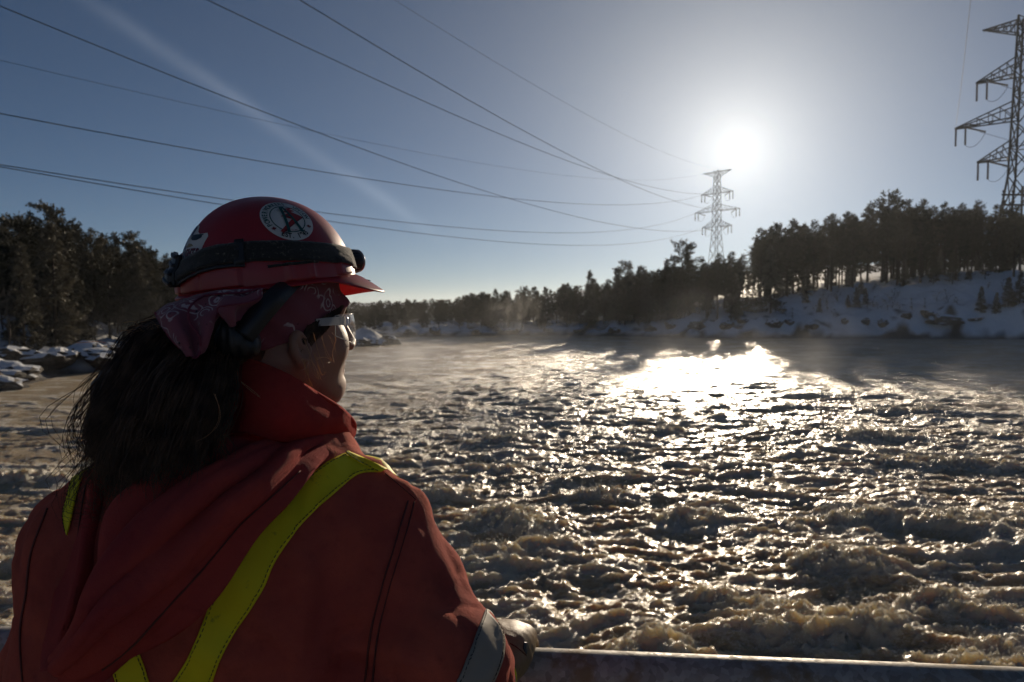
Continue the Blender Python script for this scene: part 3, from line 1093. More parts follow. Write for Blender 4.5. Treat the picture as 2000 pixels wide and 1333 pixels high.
def pylon(x, y, top, label, rot=-math.radians(50), s=1.0, th=0.21, bw=1.0):
    z0 = hz(x, y) - 0.4
    HT = top - z0
    o = empty('power_pylon', (x, y, z0), label, 'pylon')
    R = Matrix.Rotation(rot, 3, 'Z')
    L = {'earth': (HT - 0.9, 8.2 * s), 'upper': (HT - 11.5 * s, 9.2 * s), 'mid': (HT - 20.2 * s, 13.0 * s), 'lower': (HT - 28 * s, 8.6 * s)}

    def hw(z):
        return np.interp(z, [0, HT - 32 * s, HT - 20 * s, HT], [4.6 * s * bw, 2.3 * s * bw, 2.0 * s * bw, 1.5 * s * bw])

    def wp(p):
        q = R @ Vector(p)
        return (q.x + x, q.y + y, q.z + z0)
    corners = [(1, 1), (-1, 1), (-1, -1), (1, -1)]
    zs = [0]
    while zs[-1] < HT - 1.5 * s:
        zs.append(min(HT, zs[-1] + 2.5 * hw(zs[-1])))
    zs[-1] = HT
    for cx, cy in corners:
        MB().tube([wp((cx * hw(z), cy * hw(z), z)) for z in zs], th, 4).build('leg', M_STEEL, o)
    for k in range(4):
        (ax, ay), (bx, by) = corners[k], corners[(k + 1) % 4]
        m = MB()
        for i in range(len(zs) - 1):
            za, zb = zs[i], zs[i + 1]
            wa, wb = hw(za), hw(zb)
            m.tube([wp((ax * wa, ay * wa, za)), wp((bx * wb, by * wb, zb))], th * 0.62, 4)
            m.tube([wp((bx * wa, by * wa, za)), wp((ax * wb, ay * wb, zb))], th * 0.62, 4)
            if i % 2 == 1:
                m.tube([wp((ax * wa, ay * wa, za)), wp((bx * wa, by * wa, za))], th * 0.55, 4)
        m.build('lattice_face', M_STEEL, o)
    tips = {}
    for nm, (z, ln) in L.items():
        for sd in (-1, 1):
            m = MB()
            w = hw(z)
            up = (3.2 if nm != 'earth' else -2.6) * s
            tip = (sd * ln, 0, z)
            tips[nm, sd] = wp(tip)
            for cy in (-1, 1):
                lo0, hi0 = (sd * w, cy * w, z), (sd * w, cy * w, z + up)
                m.tube([wp(lo0), wp((sd * ln, cy * 0.25, z))], th * 0.8, 4)
                m.tube([wp(hi0), wp((sd * ln, cy * 0.2, z + 0.1))], th * 0.7, 4)
                n = 5
                for j in range(n):
                    f0, f1 = j / n, (j + 1) / n
                    lo = Vector(lo0).lerp(Vector(tip), f0)
                    hi = Vector(hi0).lerp(Vector(tip), f1)
                    m.tube([wp(lo), wp(hi)], th * 0.42, 4)
                    hi2 = Vector(hi0).lerp(Vector(tip), f0)
                    m.tube([wp(lo), wp(hi2)], th * 0.38, 4)
            for j in range(4):
                f0, f1 = j / 4, (j + 1) / 4
                a = Vector((sd * w, -w, z)).lerp(Vector(tip), f0)
                b = Vector((sd * w, w, z)).lerp(Vector(tip), f1)
                m.tube([wp(a), wp(b)], th * 0.4, 4)
            m.build('crossarm', M_STEEL, o)
            if nm != 'earth':
                for q, off in enumerate((0.15, 2.0)):
                    base = Vector((sd * (ln - off * s), 0, z - 0.1))
                    pts, rad = [], []
                    for j in range(19):
                        pts.append(wp(base - Vector((0, 0, 3.6 * s * j / 18))))
                        rad.append((0.25 if j % 2 else 0.13) * s)
                    MB().tube(pts, rad, 8).build('insulator_string', M_INS, o)
                # strain string and jumper loop
                base = Vector((sd * (ln - 2.4 * s), 0, z - 0.2))
                en = base + Vector((-sd * 3.1 * s, 1.0 * s, -1.2 * s))
                pts = [wp(base.lerp(en, j / 16)) for j in range(17)]
                MB().tube(pts, [(0.24 if j % 2 else 0.13) * s for j in range(17)], 8).build('insulator_string', M_INS, o)
                lp = []
                a = Vector((sd * (ln - 2.0 * s), 0, z - 3.7 * s))
                for j in range(13):
                    f = j / 12
                    p = a.lerp(en, f)
                    p.z -= 1.5 * s * math.sin(math.pi * f) ** 0.8
                    lp.append(wp(p))
                MB().tube(lp, 0.05 * s, 4).build('jumper_loop', M_WIRE, o)
    return o, tips


P1, TIPN = pylon(103.1, 150, 63.4, 'large lattice steel pylon cut off by the right edge above the pines')
P2, TIPF = pylon(101.5, 369, 73.2, 'slim distant lattice pylon standing under the sun glare', th=0.13, bw=0.74)


def fit_wire(pix, end):
    end = np.array(end)
    pix = np.array(pix, float)
    best = None
    tt = np.linspace(0, 1, 240)
    for d0 in (70, 85, 100, 120, 140):
        st = PW(pix[0, 0], pix[0, 1], d0)
        for sag in np.arange(0, 34, 0.5):
            P = st + (end - st) * tt[:, None]
            P[:, 2] -= 4 * sag * tt * (1 - tt)
            dz = P[:, 2] - CAM_H
            d = P[:, 1] * CP - dz * SP
            u = P[:, 1] * SP + dz * CP
            cx, cy = 1000 + FPX * P[:, 0] / d, 666.5 - FPX * u / d
            e = 0
            for q in pix[1:]:
                e += np.min((cx - q[0]) ** 2 + (cy - q[1]) ** 2)
            if best is None or e < best[0]:
                best = (e, d0, sag, st)
    _, d0, sag, st = best
    tt = np.concatenate([np.linspace(-0.35, 0, 10)[:-1], np.linspace(0, 1, 48)])
    P = st + (end - st) * tt[:, None]
    P[:, 2] -= 4 * sag * tt * (1 - tt)
    return P


WIRES = [
    ([(0, 12), (385, 165), (700, 283), (1050, 400), (1300, 462)], TIPF['lower', 1], 0.055, 'power line crossing from the top left corner steeply down to the far pylon'),
    ([(405, 0), (560, 75), (800, 180), (1000, 265), (1150, 325), (1310, 385)], TIPF['upper', 1], 0.050, 'power line entering the top edge above the hard hat'),
    ([(585, 0), (900, 180), (1100, 290), (1200, 345), (1320, 402)], TIPF['mid', 1], 0.050, 'power line entering the top edge right of the hard hat'),
    ([(770, 0), (1000, 140), (1150, 225), (1280, 292)], TIPF['earth', 1], 0.022, 'thin faint wire nearest the sun from the top edge'),
    ([(0, 118), (400, 208), (800, 292), (1100, 340), (1330, 378)], TIPF['earth', -1], 0.022, 'thin faint wire from the left edge across the contrail'),
    ([(0, 222), (400, 288), (800, 362), (1100, 400), (1310, 409)], TIPF['upper', -1], 0.055, 'power line from the left edge passing above the hard hat'),
    ([(0, 322), (300, 362), (640, 414), (1000, 449), (1250, 455)], TIPF['mid', -1], 0.050, 'upper of the close pair of wires passing behind the hard hat'),
    ([(0, 326), (400, 387), (640, 429), (1000, 470), (1250, 486)], TIPF['lower', -1], 0.050, 'lower of the close pair of wires passing behind the hard hat'),
]
for pix, end, r, lab in WIRES:
    o = MB().tube(fit_wire(pix, end), r, 5).build('power_line', M_WIRE, None, True)
    tag(o, lab, 'wire', 'conductors running to the far pylon')
# conductors of the near pylon, overhead towards the camera and away to the right
for (nm, sd), p2, lab in (((('mid', -1)), PW(1902, -60, 70), 'pale wire dropping from the top edge to the near pylon'),):
    a, b = np.array(TIPN[nm, sd]), np.array(p2)
    tt = np.linspace(0, 1.2, 30)
    P = a + (b - a) * tt[:, None]
    P[:, 2] -= 4 * 1.5 * tt * (1 - tt)
    o = MB().tube(P, 0.03, 5).build('power_line', M_WIRE, None, True)
    tag(o, lab, 'wire')
for k, (nm, lab) in enumerate((('upper', 'uppermost wire leading right from the near pylon'), ('mid', 'middle wire leading right from the near pylon'), ('lower', 'lowest wire leading right from the near pylon'))):
    a = np.array(TIPN[nm, -1]) + np.array((3.2, -3.2, -1.3))
    b = a + np.array((190, 60, -6))
    tt = np.linspace(0, 1, 24)
    P = a + (b - a) * tt[:, None]
    P[:, 2] -= 4 * 6 * tt * (1 - tt)
    o = MB().tube(P, 0.04, 5).build('power_line', M_WIRE, None, True)
    tag(o, lab, 'wire')

# the low double crossarm of a wooden line pole in front of the near pylon
po = empty('utility_pole', (96.5, 141, hz(96.5, 141) - 0.3), 'wooden pole with insulator-studded crossarms in front of the near pylon', 'pole')
zt = 5 + (602 - 383) / FPX * 141
M_WOOD = simple_mat('weathered_pole', (0.07, 0.055, 0.045), 0.85, 0.0, 0.3, 3.0)
MB().tube([(96.5, 141, hz(96.5, 141) - 0.3), (96.5, 141, zt + 1.6)], [0.24, 0.18], 8).build('post', M_WOOD, po)
for j, zz in enumerate((zt, zt - 1.9)):
    MB().box((92.6, 140.7, zz - 0.17), (102.5, 141.0, zz + 0.17)).build('crossarm', M_WOOD, po)
    for i in range(6):
        xx = 93.0 + i * 1.75
        MB().tube([(xx, 140.85, zz + 0.17), (xx, 140.85, zz + 0.45), (xx, 140.85, zz + 0.75), (xx, 140.85, zz + 0.95)], [0.1, 0.3, 0.34, 0.16], 8).build('insulator', M_INS, po)

# =================================================================== BRIDGE DECK AND RAIL
DECK_Z = 3.40
t = NT('concrete')
v = t.coord()
cc = t.ramp(t.noise(v, 2.5, 7, 0.65), [(0.25, (0.17, 0.165, 0.155)), (0.75, (0.30, 0.29, 0.275))])
M_CONC = t.done(t.pbsdf(Base__Color=cc, Roughness=0.85, Normal=t.bump(t.noise(v, 30, 5), 0.3, 0.01)))
dk = MB().box((-16, -4.2, DECK_Z - 0.55), (16, 1.05, DECK_Z))
dk.box((-16, 1.05, DECK_Z - 0.75), (16, 1.62, DECK_Z + 0.14))
for xx in (-13, 13):
    dk.box((xx - 0.9, -3.4, -3.0), (xx + 0.9, 1.0, DECK_Z - 0.553))
do = dk.build('bridge_deck', M_CONC)
tag(do, kind='structure')

RAIL_Z = 4.372
RAIL_R = 0.036


def rail_y(x):
    return 1.262 - 0.088 * x


t = NT('galvanised_pipe')
v = t.coord()
vo = t.n.new('ShaderNodeTexVoronoi')
vo.inputs['Scale'].default_value = 95
t.l.new(t.coord((1, 1, 1)), vo.inputs['Vector'])
sepc = t.new('ShaderNodeSeparateColor', Color=vo.outputs['Color'])
dirt = t.noise(v, 13, 6, 0.65)
cc = t.mix(sepc.outputs[0], (0.24, 0.225, 0.20), (0.44, 0.42, 0.38))
cc = t.mix(t.rng(dirt, 0.48, 0.66), cc, (0.24, 0.18, 0.105))
rgh = t.math('ADD', t.math('MULTIPLY', sepc.outputs[1], 0.22), t.math('MULTIPLY', dirt, 0.35))
M_GALV = t.done(t.pbsdf(Base__Color=cc, Roughness=t.math('ADD', rgh, 0.30), Metallic=0.15, Specular__IOR__Level=0.3, Normal=t.bump(t.noise(v, 160, 3), 0.25, 0.001)))
ro_ = empty('railing', (0, 1.262, DECK_Z), 'galvanised pipe railing running along the bridge edge below the glove', 'railing')
MB().tube([(x, rail_y(x), RAIL_Z) for x in np.linspace(-9, 9, 19)], RAIL_R, 28).build('top_rail', M_GALV, ro_, True)
MB().tube([(x, rail_y(x), RAIL_Z - 0.45) for x in np.linspace(-9, 9, 19)], 0.026, 16).build('middle_rail', M_GALV, ro_, True)
for x in np.arange(-8.2, 9, 2.05):
    MB().tube([(x, rail_y(x), DECK_Z + (0.14 if rail_y(x) > 1.05 else 0.0)), (x, rail_y(x), RAIL_Z - 0.02)], 0.028, 16).build('post', M_GALV, ro_, True)

# =================================================================== PERSON: tools
def surface_nets(F, org, h):
    """zero surface of a sampled field (negative inside) as verts and quads"""
    nx, ny, nz = F.shape
    neg = F < 0
    c = [(i, j, k) for i in (0, 1) for j in (0, 1) for k in (0, 1)]
    cnt = np.zeros((nx - 1, ny - 1, nz - 1), np.int8)
    for i, j, k in c:
        cnt += neg[i:nx - 1 + i, j:ny - 1 + j, k:nz - 1 + k]
    act = (cnt > 0) & (cnt < 8)
    idx = np.full(act.shape, -1, np.int64)
    ii = np.argwhere(act)
    idx[act] = np.arange(len(ii))
    acc = np.zeros((len(ii), 3))
    num = np.zeros(len(ii))
    for a in range(8):
        for b in range(a + 1, 8):
            ca, cb = c[a], c[b]
            if sum(abs(ca[q] - cb[q]) for q in range(3)) != 1:
                continue
            fa = F[ii[:, 0] + ca[0], ii[:, 1] + ca[1], ii[:, 2] + ca[2]]
            fb = F[ii[:, 0] + cb[0], ii[:, 1] + cb[1], ii[:, 2] + cb[2]]
            m = (fa < 0) != (fb < 0)
            t_ = np.where(m, fa / np.where(m, fa - fb, 1), 0)
            p = np.array(ca)[None] + (np.array(cb) - np.array(ca))[None] * t_[:, None]
            acc += p * m[:, None]
            num += m
    V = org + (ii + acc / num[:, None]) * h
    Q = []
    for ax in range(3):
        sl = [slice(1, -1)] * 3
        sl[ax] = slice(0, -1)
        sl2 = list(sl)
        sl2[ax] = slice(1, None)
        a_ = neg[tuple(sl)]
        b_ = neg[tuple(sl2)]
        e = np.argwhere(a_ != b_)
        if len(e) == 0:
            continue
        flip = a_[tuple(e.T)]
        off = np.ones(3, int)
        off[ax] = 0
        e = e + off
        u, w = (ax + 1) % 3, (ax + 2) % 3

        def cell(du, dw):
            q = e.copy()
            q[:, u] -= du
            q[:, w] -= dw
            return idx[q[:, 0], q[:, 1], q[:, 2]]
        quad = np.stack([cell(1, 1), cell(0, 1), cell(0, 0), cell(1, 0)], -1)
        quad[~flip] = quad[~flip][:, ::-1]
        Q.append(quad)
    Q = np.concatenate(Q)
    Q = Q[(Q >= 0).all(1)]
    return V, Q


def field(fn, lo, hi, h):
    lo, hi = np.array(lo, float), np.array(hi, float)
    n = np.ceil((hi - lo) / h).astype(int) + 1
    g = np.stack(np.meshgrid(*[lo[i] + h * np.arange(n[i]) for i in range(3)], indexing='ij'), -1).astype(np.float32)
    return surface_nets(fn(g), lo, h)


def sd_cone(p, a, ra, b, rb):
    a, b = np.asarray(a, np.float32), np.asarray(b, np.float32)
    ba = b - a
    t_ = np.clip(((p - a) @ ba) / (ba @ ba), 0, 1)
    d = p - a - t_[..., None] * ba
    return np.sqrt((d * d).sum(-1)) - (ra + (rb - ra) * t_)


def sd_ell(p, c, r, R=None):
    q = p - np.asarray(c, np.float32)
    if R is not None:
        q = q @ np.asarray(R, np.float32)
    r = np.asarray(r, np.float32)
    k0 = np.sqrt(((q / r) ** 2).sum(-1))
    k1 = np.sqrt(((q / (r * r)) ** 2).sum(-1)) + 1e-6
    return k0 * (k0 - 1.0) / k1


def smin(a, b, k):
    h_ = np.clip(0.5 + 0.5 * (b - a) / k, 0, 1)
    return b + (a - b) * h_ - k * h_ * (1 - h_)


def near_noise(g, d, fn, band=0.03):
    """noise evaluated only close to the surface"""
    out = np.zeros(d.shape, np.float32)
    m = np.abs(d) < band
    out[m] = fn(g[m])
    return out


def smax(a, b, k):
    return -smin(-a, -b, k)


def catmull(P, n):
    """Catmull-Rom along axis 0, n samples per span"""
    P = np.asarray(P, float)
    E_ = np.concatenate([2 * P[:1] - P[1:2], P, 2 * P[-1:] - P[-2:-1]])
    out = []
    for i in range(len(P) - 1):
        p0, p1, p2, p3 = E_[i], E_[i + 1], E_[i + 2], E_[i + 3]
        for k in range(n):
            t_ = k / n
            out.append(0.5 * (2 * p1 + (p2 - p0) * t_ + (2 * p0 - 5 * p1 + 4 * p2 - p3) * t_ ** 2 + (3 * p1 - p0 - 3 * p2 + p3) * t_ ** 3))
    out.append(P[-1])
    return np.array(out)


def patch_grid(rows, n=8, disp=None):
    """control rows of (px, py, depth) -> smooth grid of points in camera axes"""
    P = np.array([[CF(*c) for c in r] for r in rows])
    G = catmull(P, n)
    G = catmull(G.transpose(1, 0, 2), n).transpose(1, 0, 2)
    if disp is not None:
        nr, nc = G.shape[:2]
        U, V_ = np.meshgrid(np.linspace(0, 1, nr), np.linspace(0, 1, nc), indexing='ij')
        du, dv = np.gradient(G, axis=0), np.gradient(G, axis=1)
        N = np.cross(du, dv)
        N /= np.linalg.norm(N, axis=-1, keepdims=True) + 1e-9
        s = np.sign((N * -G).sum(-1).mean())
        G = G + N * s * disp(U, V_, G)[..., None]
    return G


def patch(name, rows, mat, parent, n=8, thick=0.004, disp=None, smooth_iter=0):
    G = patch_grid(rows, n, disp)
    nr, nc = G.shape[:2]
    o = mesh_obj(name, c2w(G.reshape(-1, 3)), grid_quads(nr, nc), mat, parent)
    add_mod(o, 'SOLIDIFY', thickness=thick, offset=0.0)
    return o


def bvh_of(*objs):
    vs, fs = [], []
    for o in objs:
        b = len(vs)
        M = o.matrix_world
        vs.extend([M @ v_.co for v_ in o.data.vertices])
        fs.extend([[b + i for i in p.vertices] for p in o.data.polygons])
    return BVHTree.FromPolygons(vs, fs)


CAMV = Vector((0, 0, CAM_H))


def cast(bvh, px, py, guess=0.95):
    d = px_dir(px, py)
    loc, nor, i_, dist = bvh.ray_cast(CAMV, d)
    if loc is None:
        loc, nor, i_, dist = bvh.find_nearest(Vector(PW(px, py, guess)))
    if nor.dot(d) > 0:
        nor = -nor
    return loc, nor


def laid_strip(name, bvh, left, right, mat, parent, offset=0.002, thick=0.0018, nu=8, nv=6, guess=0.95, wrap_start=0, wrap_end=0, wrap_dir=None):
    """a cloth strip between two edge lines, laid on the surface below it and following it"""
    L_, R_ = catmull(np.array(left, float), nu), catmull(np.array(right, float), nu)
    pts, nrm = [], []
    for a, b in zip(L_, R_):
        r, q = [], []
        for k in range(nv + 1):
            p = a + (b - a) * k / nv
            l, n_ = cast(bvh, p[0], p[1], guess)
            r.append(l)
            q.append(n_)
        pts.append(r)
        nrm.append(q)
    rows = [[pts[i][k] + nrm[i][k] * offset for k in range(nv + 1)] for i in range(len(pts))]

    def ext(rows_, first):
        cur, prv = (rows_[0], rows_[1]) if first else (rows_[-1], rows_[-2])
        dirs = [((c_ - p_).normalized() * 0.4 + Vector(wrap_dir)).normalized() for c_, p_ in zip(cur, prv)]
        new = []
        for s_ in range(wrap_start if first else wrap_end):
            nr = []
            for k in range(len(cur)):
                q = cur[k] + dirs[k] * 0.010
                l, n_, _, _ = bvh.find_nearest(q)
                if (q - l).dot(n_) < 0:
                    n_ = -n_
                q2 = l + n_ * offset
                dirs[k] = ((q2 - cur[k]).normalized() * 0.8 + dirs[k] * 0.2).normalized()
                nr.append(q2)
            cur = nr
            new.append(nr)
        return new
    if wrap_start:
        rows = ext(rows, True)[::-1] + rows
    if wrap_end:
        rows = rows + ext(rows, False)
    nr, nc = len(rows), nv + 1
    o = mesh_obj(name, [tuple(p) for r in rows for p in r], grid_quads(nr, nc), mat, parent)
    add_mod(o, 'SMOOTH', factor=0.5, iterations=3)
    add_mod(o, 'SOLIDIFY', thickness=thick, offset=0.0)
    return o


# =================================================================== PERSON: materials
def cloth_mat(name, c_lo, c_hi, trans=0.12, weave=900.0, wr=0.35, sheen=0.35):
    t = NT(name)
    v = t.coord()
    n1 = t.noise(v, 7.0, 6, 0.6)
    n2 = t.noise(v, 60.0, 4, 0.6)
    c = t.mix(t.rng(n1, 0.3, 0.7), c_lo, c_hi)
    c = t.mix(t.rng(n2, 0.55, 0.8, 0.0, 0.35), c, tuple(x * 0.5 for x in c_lo))
    grime = t.math('MULTIPLY', t.rng(t.noise(v, 3.2, 7, 0.68), 0.50, 0.66), 0.55)
    c = t.mix(grime, c, tuple(x * 0.42 + 0.012 for x in c_lo))
    hgt = t.math('ADD', t.math('MULTIPLY', t.noise(v, 700.0, 3, 0.6), 0.6), t.math('MULTIPLY', t.noise(v, 220.0, 3, 0.6), 0.4))
    nr = t.bump(hgt, 0.8, 0.0016)
    nr = t.bump(t.noise(v, 26.0, 4, 0.6), wr, 0.006, nr)
    d = t.pbsdf(Base__Color=c, Roughness=0.92, Sheen__Weight=sheen, Sheen__Roughness=0.35, Sheen__Tint=(*c_hi, 1), Specular__IOR__Level=0.2, Normal=nr)
    tr = t.new('ShaderNodeBsdfTranslucent', Color=c, Normal=nr).outputs[0]
    return t.done(t.mixsh(trans, d, tr))


M_JACKET = cloth_mat('jacket_canvas', (0.37, 0.070, 0.054), (0.56, 0.118, 0.070))
M_HOOD = cloth_mat('hood_canvas', (0.33, 0.043, 0.043), (0.50, 0.072, 0.052), 0.12)
M_COLLAR = cloth_mat('collar_canvas', (0.36, 0.034, 0.034), (0.50, 0.058, 0.042), 0.20)
M_SEAM = simple_mat('seam_thread', (0.12, 0.030, 0.022), 0.9, var=0.3, vscale=120)
M_PANTS = cloth_mat('trouser_canvas', (0.22, 0.03, 0.02), (0.32, 0.05, 0.03), 0.0)
M_BOOT = simple_mat('boot_leather', (0.03, 0.025, 0.02), 0.5, var=0.3, vscale=30)

t = NT('hi_vis_yellow')
v = t.coord()
yc = t.mix(t.noise(v, 9, 5, 0.6), (0.80, 0.66, 0.014), (0.97, 0.82, 0.025))
yc = t.mix(t.rng(t.noise(v, 40, 5, 0.7), 0.62, 0.72, 0, 0.5), yc, (0.2, 0.19, 0.03))
nr = t.bump(t.noise(v, 14, 4), 0.4, 0.006)
nr = t.bump(t.noise(v, 700, 2), 0.25, 0.0006, nr)
M_YELLOW = t.done(t.mixsh(0.10, t.pbsdf(Base__Color=yc, Roughness=0.6, Normal=nr, Specular__IOR__Level=0.25), t.new('ShaderNodeBsdfTranslucent', Color=yc).outputs[0]))
t = NT('reflective_silver')
v = t.coord()
gc = t.mix(t.noise(v, 10, 5), (0.24, 0.21, 0.17), (0.34, 0.30, 0.245))
M_SILVER = t.done(t.pbsdf(Base__Color=gc, Roughness=0.6, Specular__IOR__Level=0.25, Normal=t.bump(t.noise(v, 18, 4), 0.5, 0.006)))
M_STITCH = simple_mat('black_stitching', (0.012, 0.012, 0.012), 0.8)

t = NT('skin')
v = t.coord()
skc = t.mix(t.noise(v, 22, 5, 0.6), (0.25, 0.128, 0.084), (0.38, 0.205, 0.138))
skc = t.mix(t.rng(t.noise(v, 160, 3), 0.6, 0.75, 0, 0.3), skc, (0.33, 0.14, 0.09))
nr = t.bump(t.noise(v, 900, 3), 0.35, 0.0008)
nr = t.bump(t.noise(v, 140, 3), 0.2, 0.0015, nr)
M_SKIN = t.done(t.pbsdf(Base__Color=skc, Roughness=0.48, Subsurface__Weight=0.12, Subsurface__Radius=(0.010, 0.004, 0.002), Subsurface__Scale=0.6, Normal=nr, Sheen__Weight=0.25, Sheen__Roughness=0.3))
M_LIP = simple_mat('lips', (0.40, 0.14, 0.12), 0.4, var=0.15, vscale=90)
M_EYE = simple_mat('eye_white', (0.75, 0.73, 0.70), 0.15, var=0.05)
M_IRIS = simple_mat('iris', (0.08, 0.05, 0.03), 0.1, var=0.3, vscale=300)
t = NT('dark_hair')
v = t.coord()
hc = t.mix(t.rng(t.noise(v, 45, 3), 0.35, 0.7), (0.045, 0.026, 0.016), (0.17, 0.10, 0.058))
M_HAIR = t.done(t.mixsh(0.15, t.pbsdf(Base__Color=hc, Roughness=0.45, Specular__IOR__Level=0.35), t.new('ShaderNodeBsdfTranslucent', Color=(0.06, 0.032, 0.016)).outputs[0]))
t = NT('painted_sun_wisps')
M_WISP = t.done(t.mixsh(0.5, t.pbsdf(Base__Color=(0.50, 0.30, 0.16), Roughness=0.35), t.new('ShaderNodeBsdfTranslucent', Color=(0.7, 0.42, 0.22, 1)).outputs[0]))  # hair colour brightened so the sunlight on the wisps is painted in

t = NT('bandana_cotton')
v = t.coord()
base = t.mix(t.noise(v, 14, 5), (0.20, 0.055, 0.078), (0.31, 0.095, 0.125))
# printed paisley: pale outlines and dark dots
wob = t.noise(v, 26, 3, 0.5, 0, 'Color')
va = t.n.new('ShaderNodeVectorMath'); va.operation = 'SCALE'; va.inputs['Scale'].default_value = 0.022
t.l.new(wob, va.inputs[0])
vb = t.n.new('ShaderNodeVectorMath'); vb.operation = 'ADD'
t.l.new(v, vb.inputs[0]); t.l.new(va.outputs[0], vb.inputs[1])
d1 = t.voro(vb.outputs[0], 44.0)
ring1 = t.math('MULTIPLY', t.rng(d1, 0.42, 0.45), t.rng(d1, 0.53, 0.50))
ring2 = t.math('MULTIPLY', t.rng(d1, 0.20, 0.23), t.rng(d1, 0.30, 0.27))
gate = t.rng(t.noise(v, 20, 2), 0.49, 0.56)
lines = t.math('MULTIPLY', t.math('MAXIMUM', ring1, ring2), gate)
dots = t.rng(t.voro(v, 95.0), 0.20, 0.15)
dots = t.math('MULTIPLY', dots, t.rng(t.noise(v, 30, 2), 0.5, 0.56))
bc = t.mix(t.math('MULTIPLY', lines, 0.8), base, (0.62, 0.52, 0.53))
bc = t.mix(t.math('MULTIPLY', dots, 0.9), bc, (0.012, 0.008, 0.012))
nr = t.bump(t.noise(v, 600, 2), 0.4, 0.0008)
nr = t.bump(t.noise(v, 45, 4), 0.5, 0.004, nr)
M_BAND = t.done(t.mixsh(0.18, t.pbsdf(Base__Color=bc, Roughness=0.9, Normal=nr, Sheen__Weight=0.2), t.new('ShaderNodeBsdfTranslucent', Color=bc).outputs[0]))
M_HEM = cloth_mat('bandana_hem', (0.20, 0.045, 0.07), (0.30, 0.08, 0.11), 0.2)

t = NT('glove_leather')
v = t.coord()
lc = t.mix(t.noise(v, 18, 6, 0.65), (0.17, 0.108, 0.050), (0.29, 0.195, 0.098))
lc = t.mix(t.rng(t.noise(v, 55, 5, 0.7), 0.58, 0.7, 0, 0.6), lc, (0.08, 0.055, 0.03))
nr = t.bump(t.voro(v, 420, 'DISTANCE_TO_EDGE'), 0.3, 0.0012)
nr = t.bump(t.noise(v, 40, 5), 0.35, 0.004, nr)
M_GLOVE = t.done(t.pbsdf(Base__Color=lc, Roughness=0.50, Specular__IOR__Level=0.35, Normal=nr))

t = NT('hat_plastic')
v = t.coord()
sc1 = t.new('ShaderNodeTexNoise', Scale=6.0, Detail=8.0, Roughness=0.7)
t.l.new(t.coord((60, 60, 4)), sc1.inputs['Vector'])
scr = t.rng(sc1.outputs['Fac'], 0.70, 0.74)
hc = t.mix(t.noise(v, 9, 6, 0.65), (0.27, 0.012, 0.018), (0.36, 0.020, 0.024))
hc = t.mix(t.math('MULTIPLY', scr, 0.25), hc, (0.45, 0.18, 0.16))
hc = t.mix(t.rng(t.noise(v, 30, 6, 0.7), 0.58, 0.75, 0, 0.35), hc, (0.10, 0.015, 0.012))
rg = t.math('ADD', 0.30, t.math('MULTIPLY', t.noise(v, 24, 6, 0.7), 0.3))
hatn = t.bump(t.noise(v, 300, 3), 0.08, 0.001)
hb = t.pbsdf(Base__Color=hc, Roughness=rg, Normal=hatn, Coat__Weight=0.25, Coat__Roughness=0.25)
M_HAT = t.done(hb)
t = NT('brim_plastic')
v = t.coord()
hc = t.mix(t.noise(v, 9, 6, 0.65), (0.33, 0.012, 0.022), (0.46, 0.022, 0.034))
M_BRIM = t.done(t.mixsh(0.34, t.pbsdf(Base__Color=hc, Roughness=0.4, Coat__Weight=0.2), t.new('ShaderNodeBsdfTranslucent', Color=(0.75, 0.03, 0.09, 1)).outputs[0]))
M_BLACK = simple_mat('black_plastic', (0.014, 0.014, 0.014), 0.45, var=0.3, vscale=40, bump=0.15, bscale=300)
t = NT('strap_elastic')
v = t.coord()
lint = t.rng(t.noise(v, 220, 5, 0.75), 0.56, 0.66)
lint = t.math('MULTIPLY', lint, t.rng(t.noise(v, 11, 3), 0.45, 0.62))
M_STRAP = t.done(t.pbsdf(Base__Color=t.mix(t.math('MULTIPLY', lint, 0.6), (0.014, 0.014, 0.012), (0.24, 0.21, 0.16)), Roughness=0.9, Sheen__Weight=0.3, Normal=t.bump(t.noise(v, 500, 3), 0.8, 0.0015)))
M_LENSRIM = simple_mat('lamp_lens_rim', (0.45, 0.44, 0.42), 0.25, 0.6, var=0.15)
M_WHITE = simple_mat('sticker_white', (0.62, 0.60, 0.55), 0.35, var=0.06, vscale=70)
M_GREEN = simple_mat('sticker_green', (0.006, 0.075, 0.065), 0.4, var=0.1)
M_RED = simple_mat('sticker_red', (0.30, 0.02, 0.02), 0.4, var=0.1)
M_REDD = simple_mat('sticker_dark_red', (0.16, 0.012, 0.015), 0.4, var=0.1)
M_INK = simple_mat('sticker_ink', (0.012, 0.02, 0.022), 0.4, var=0.1)
M_NAVY = simple_mat('sticker_navy', (0.02, 0.03, 0.10), 0.4, var=0.1)
M_GOLD = simple_mat('sticker_gold', (0.28, 0.20, 0.07), 0.4, var=0.1)

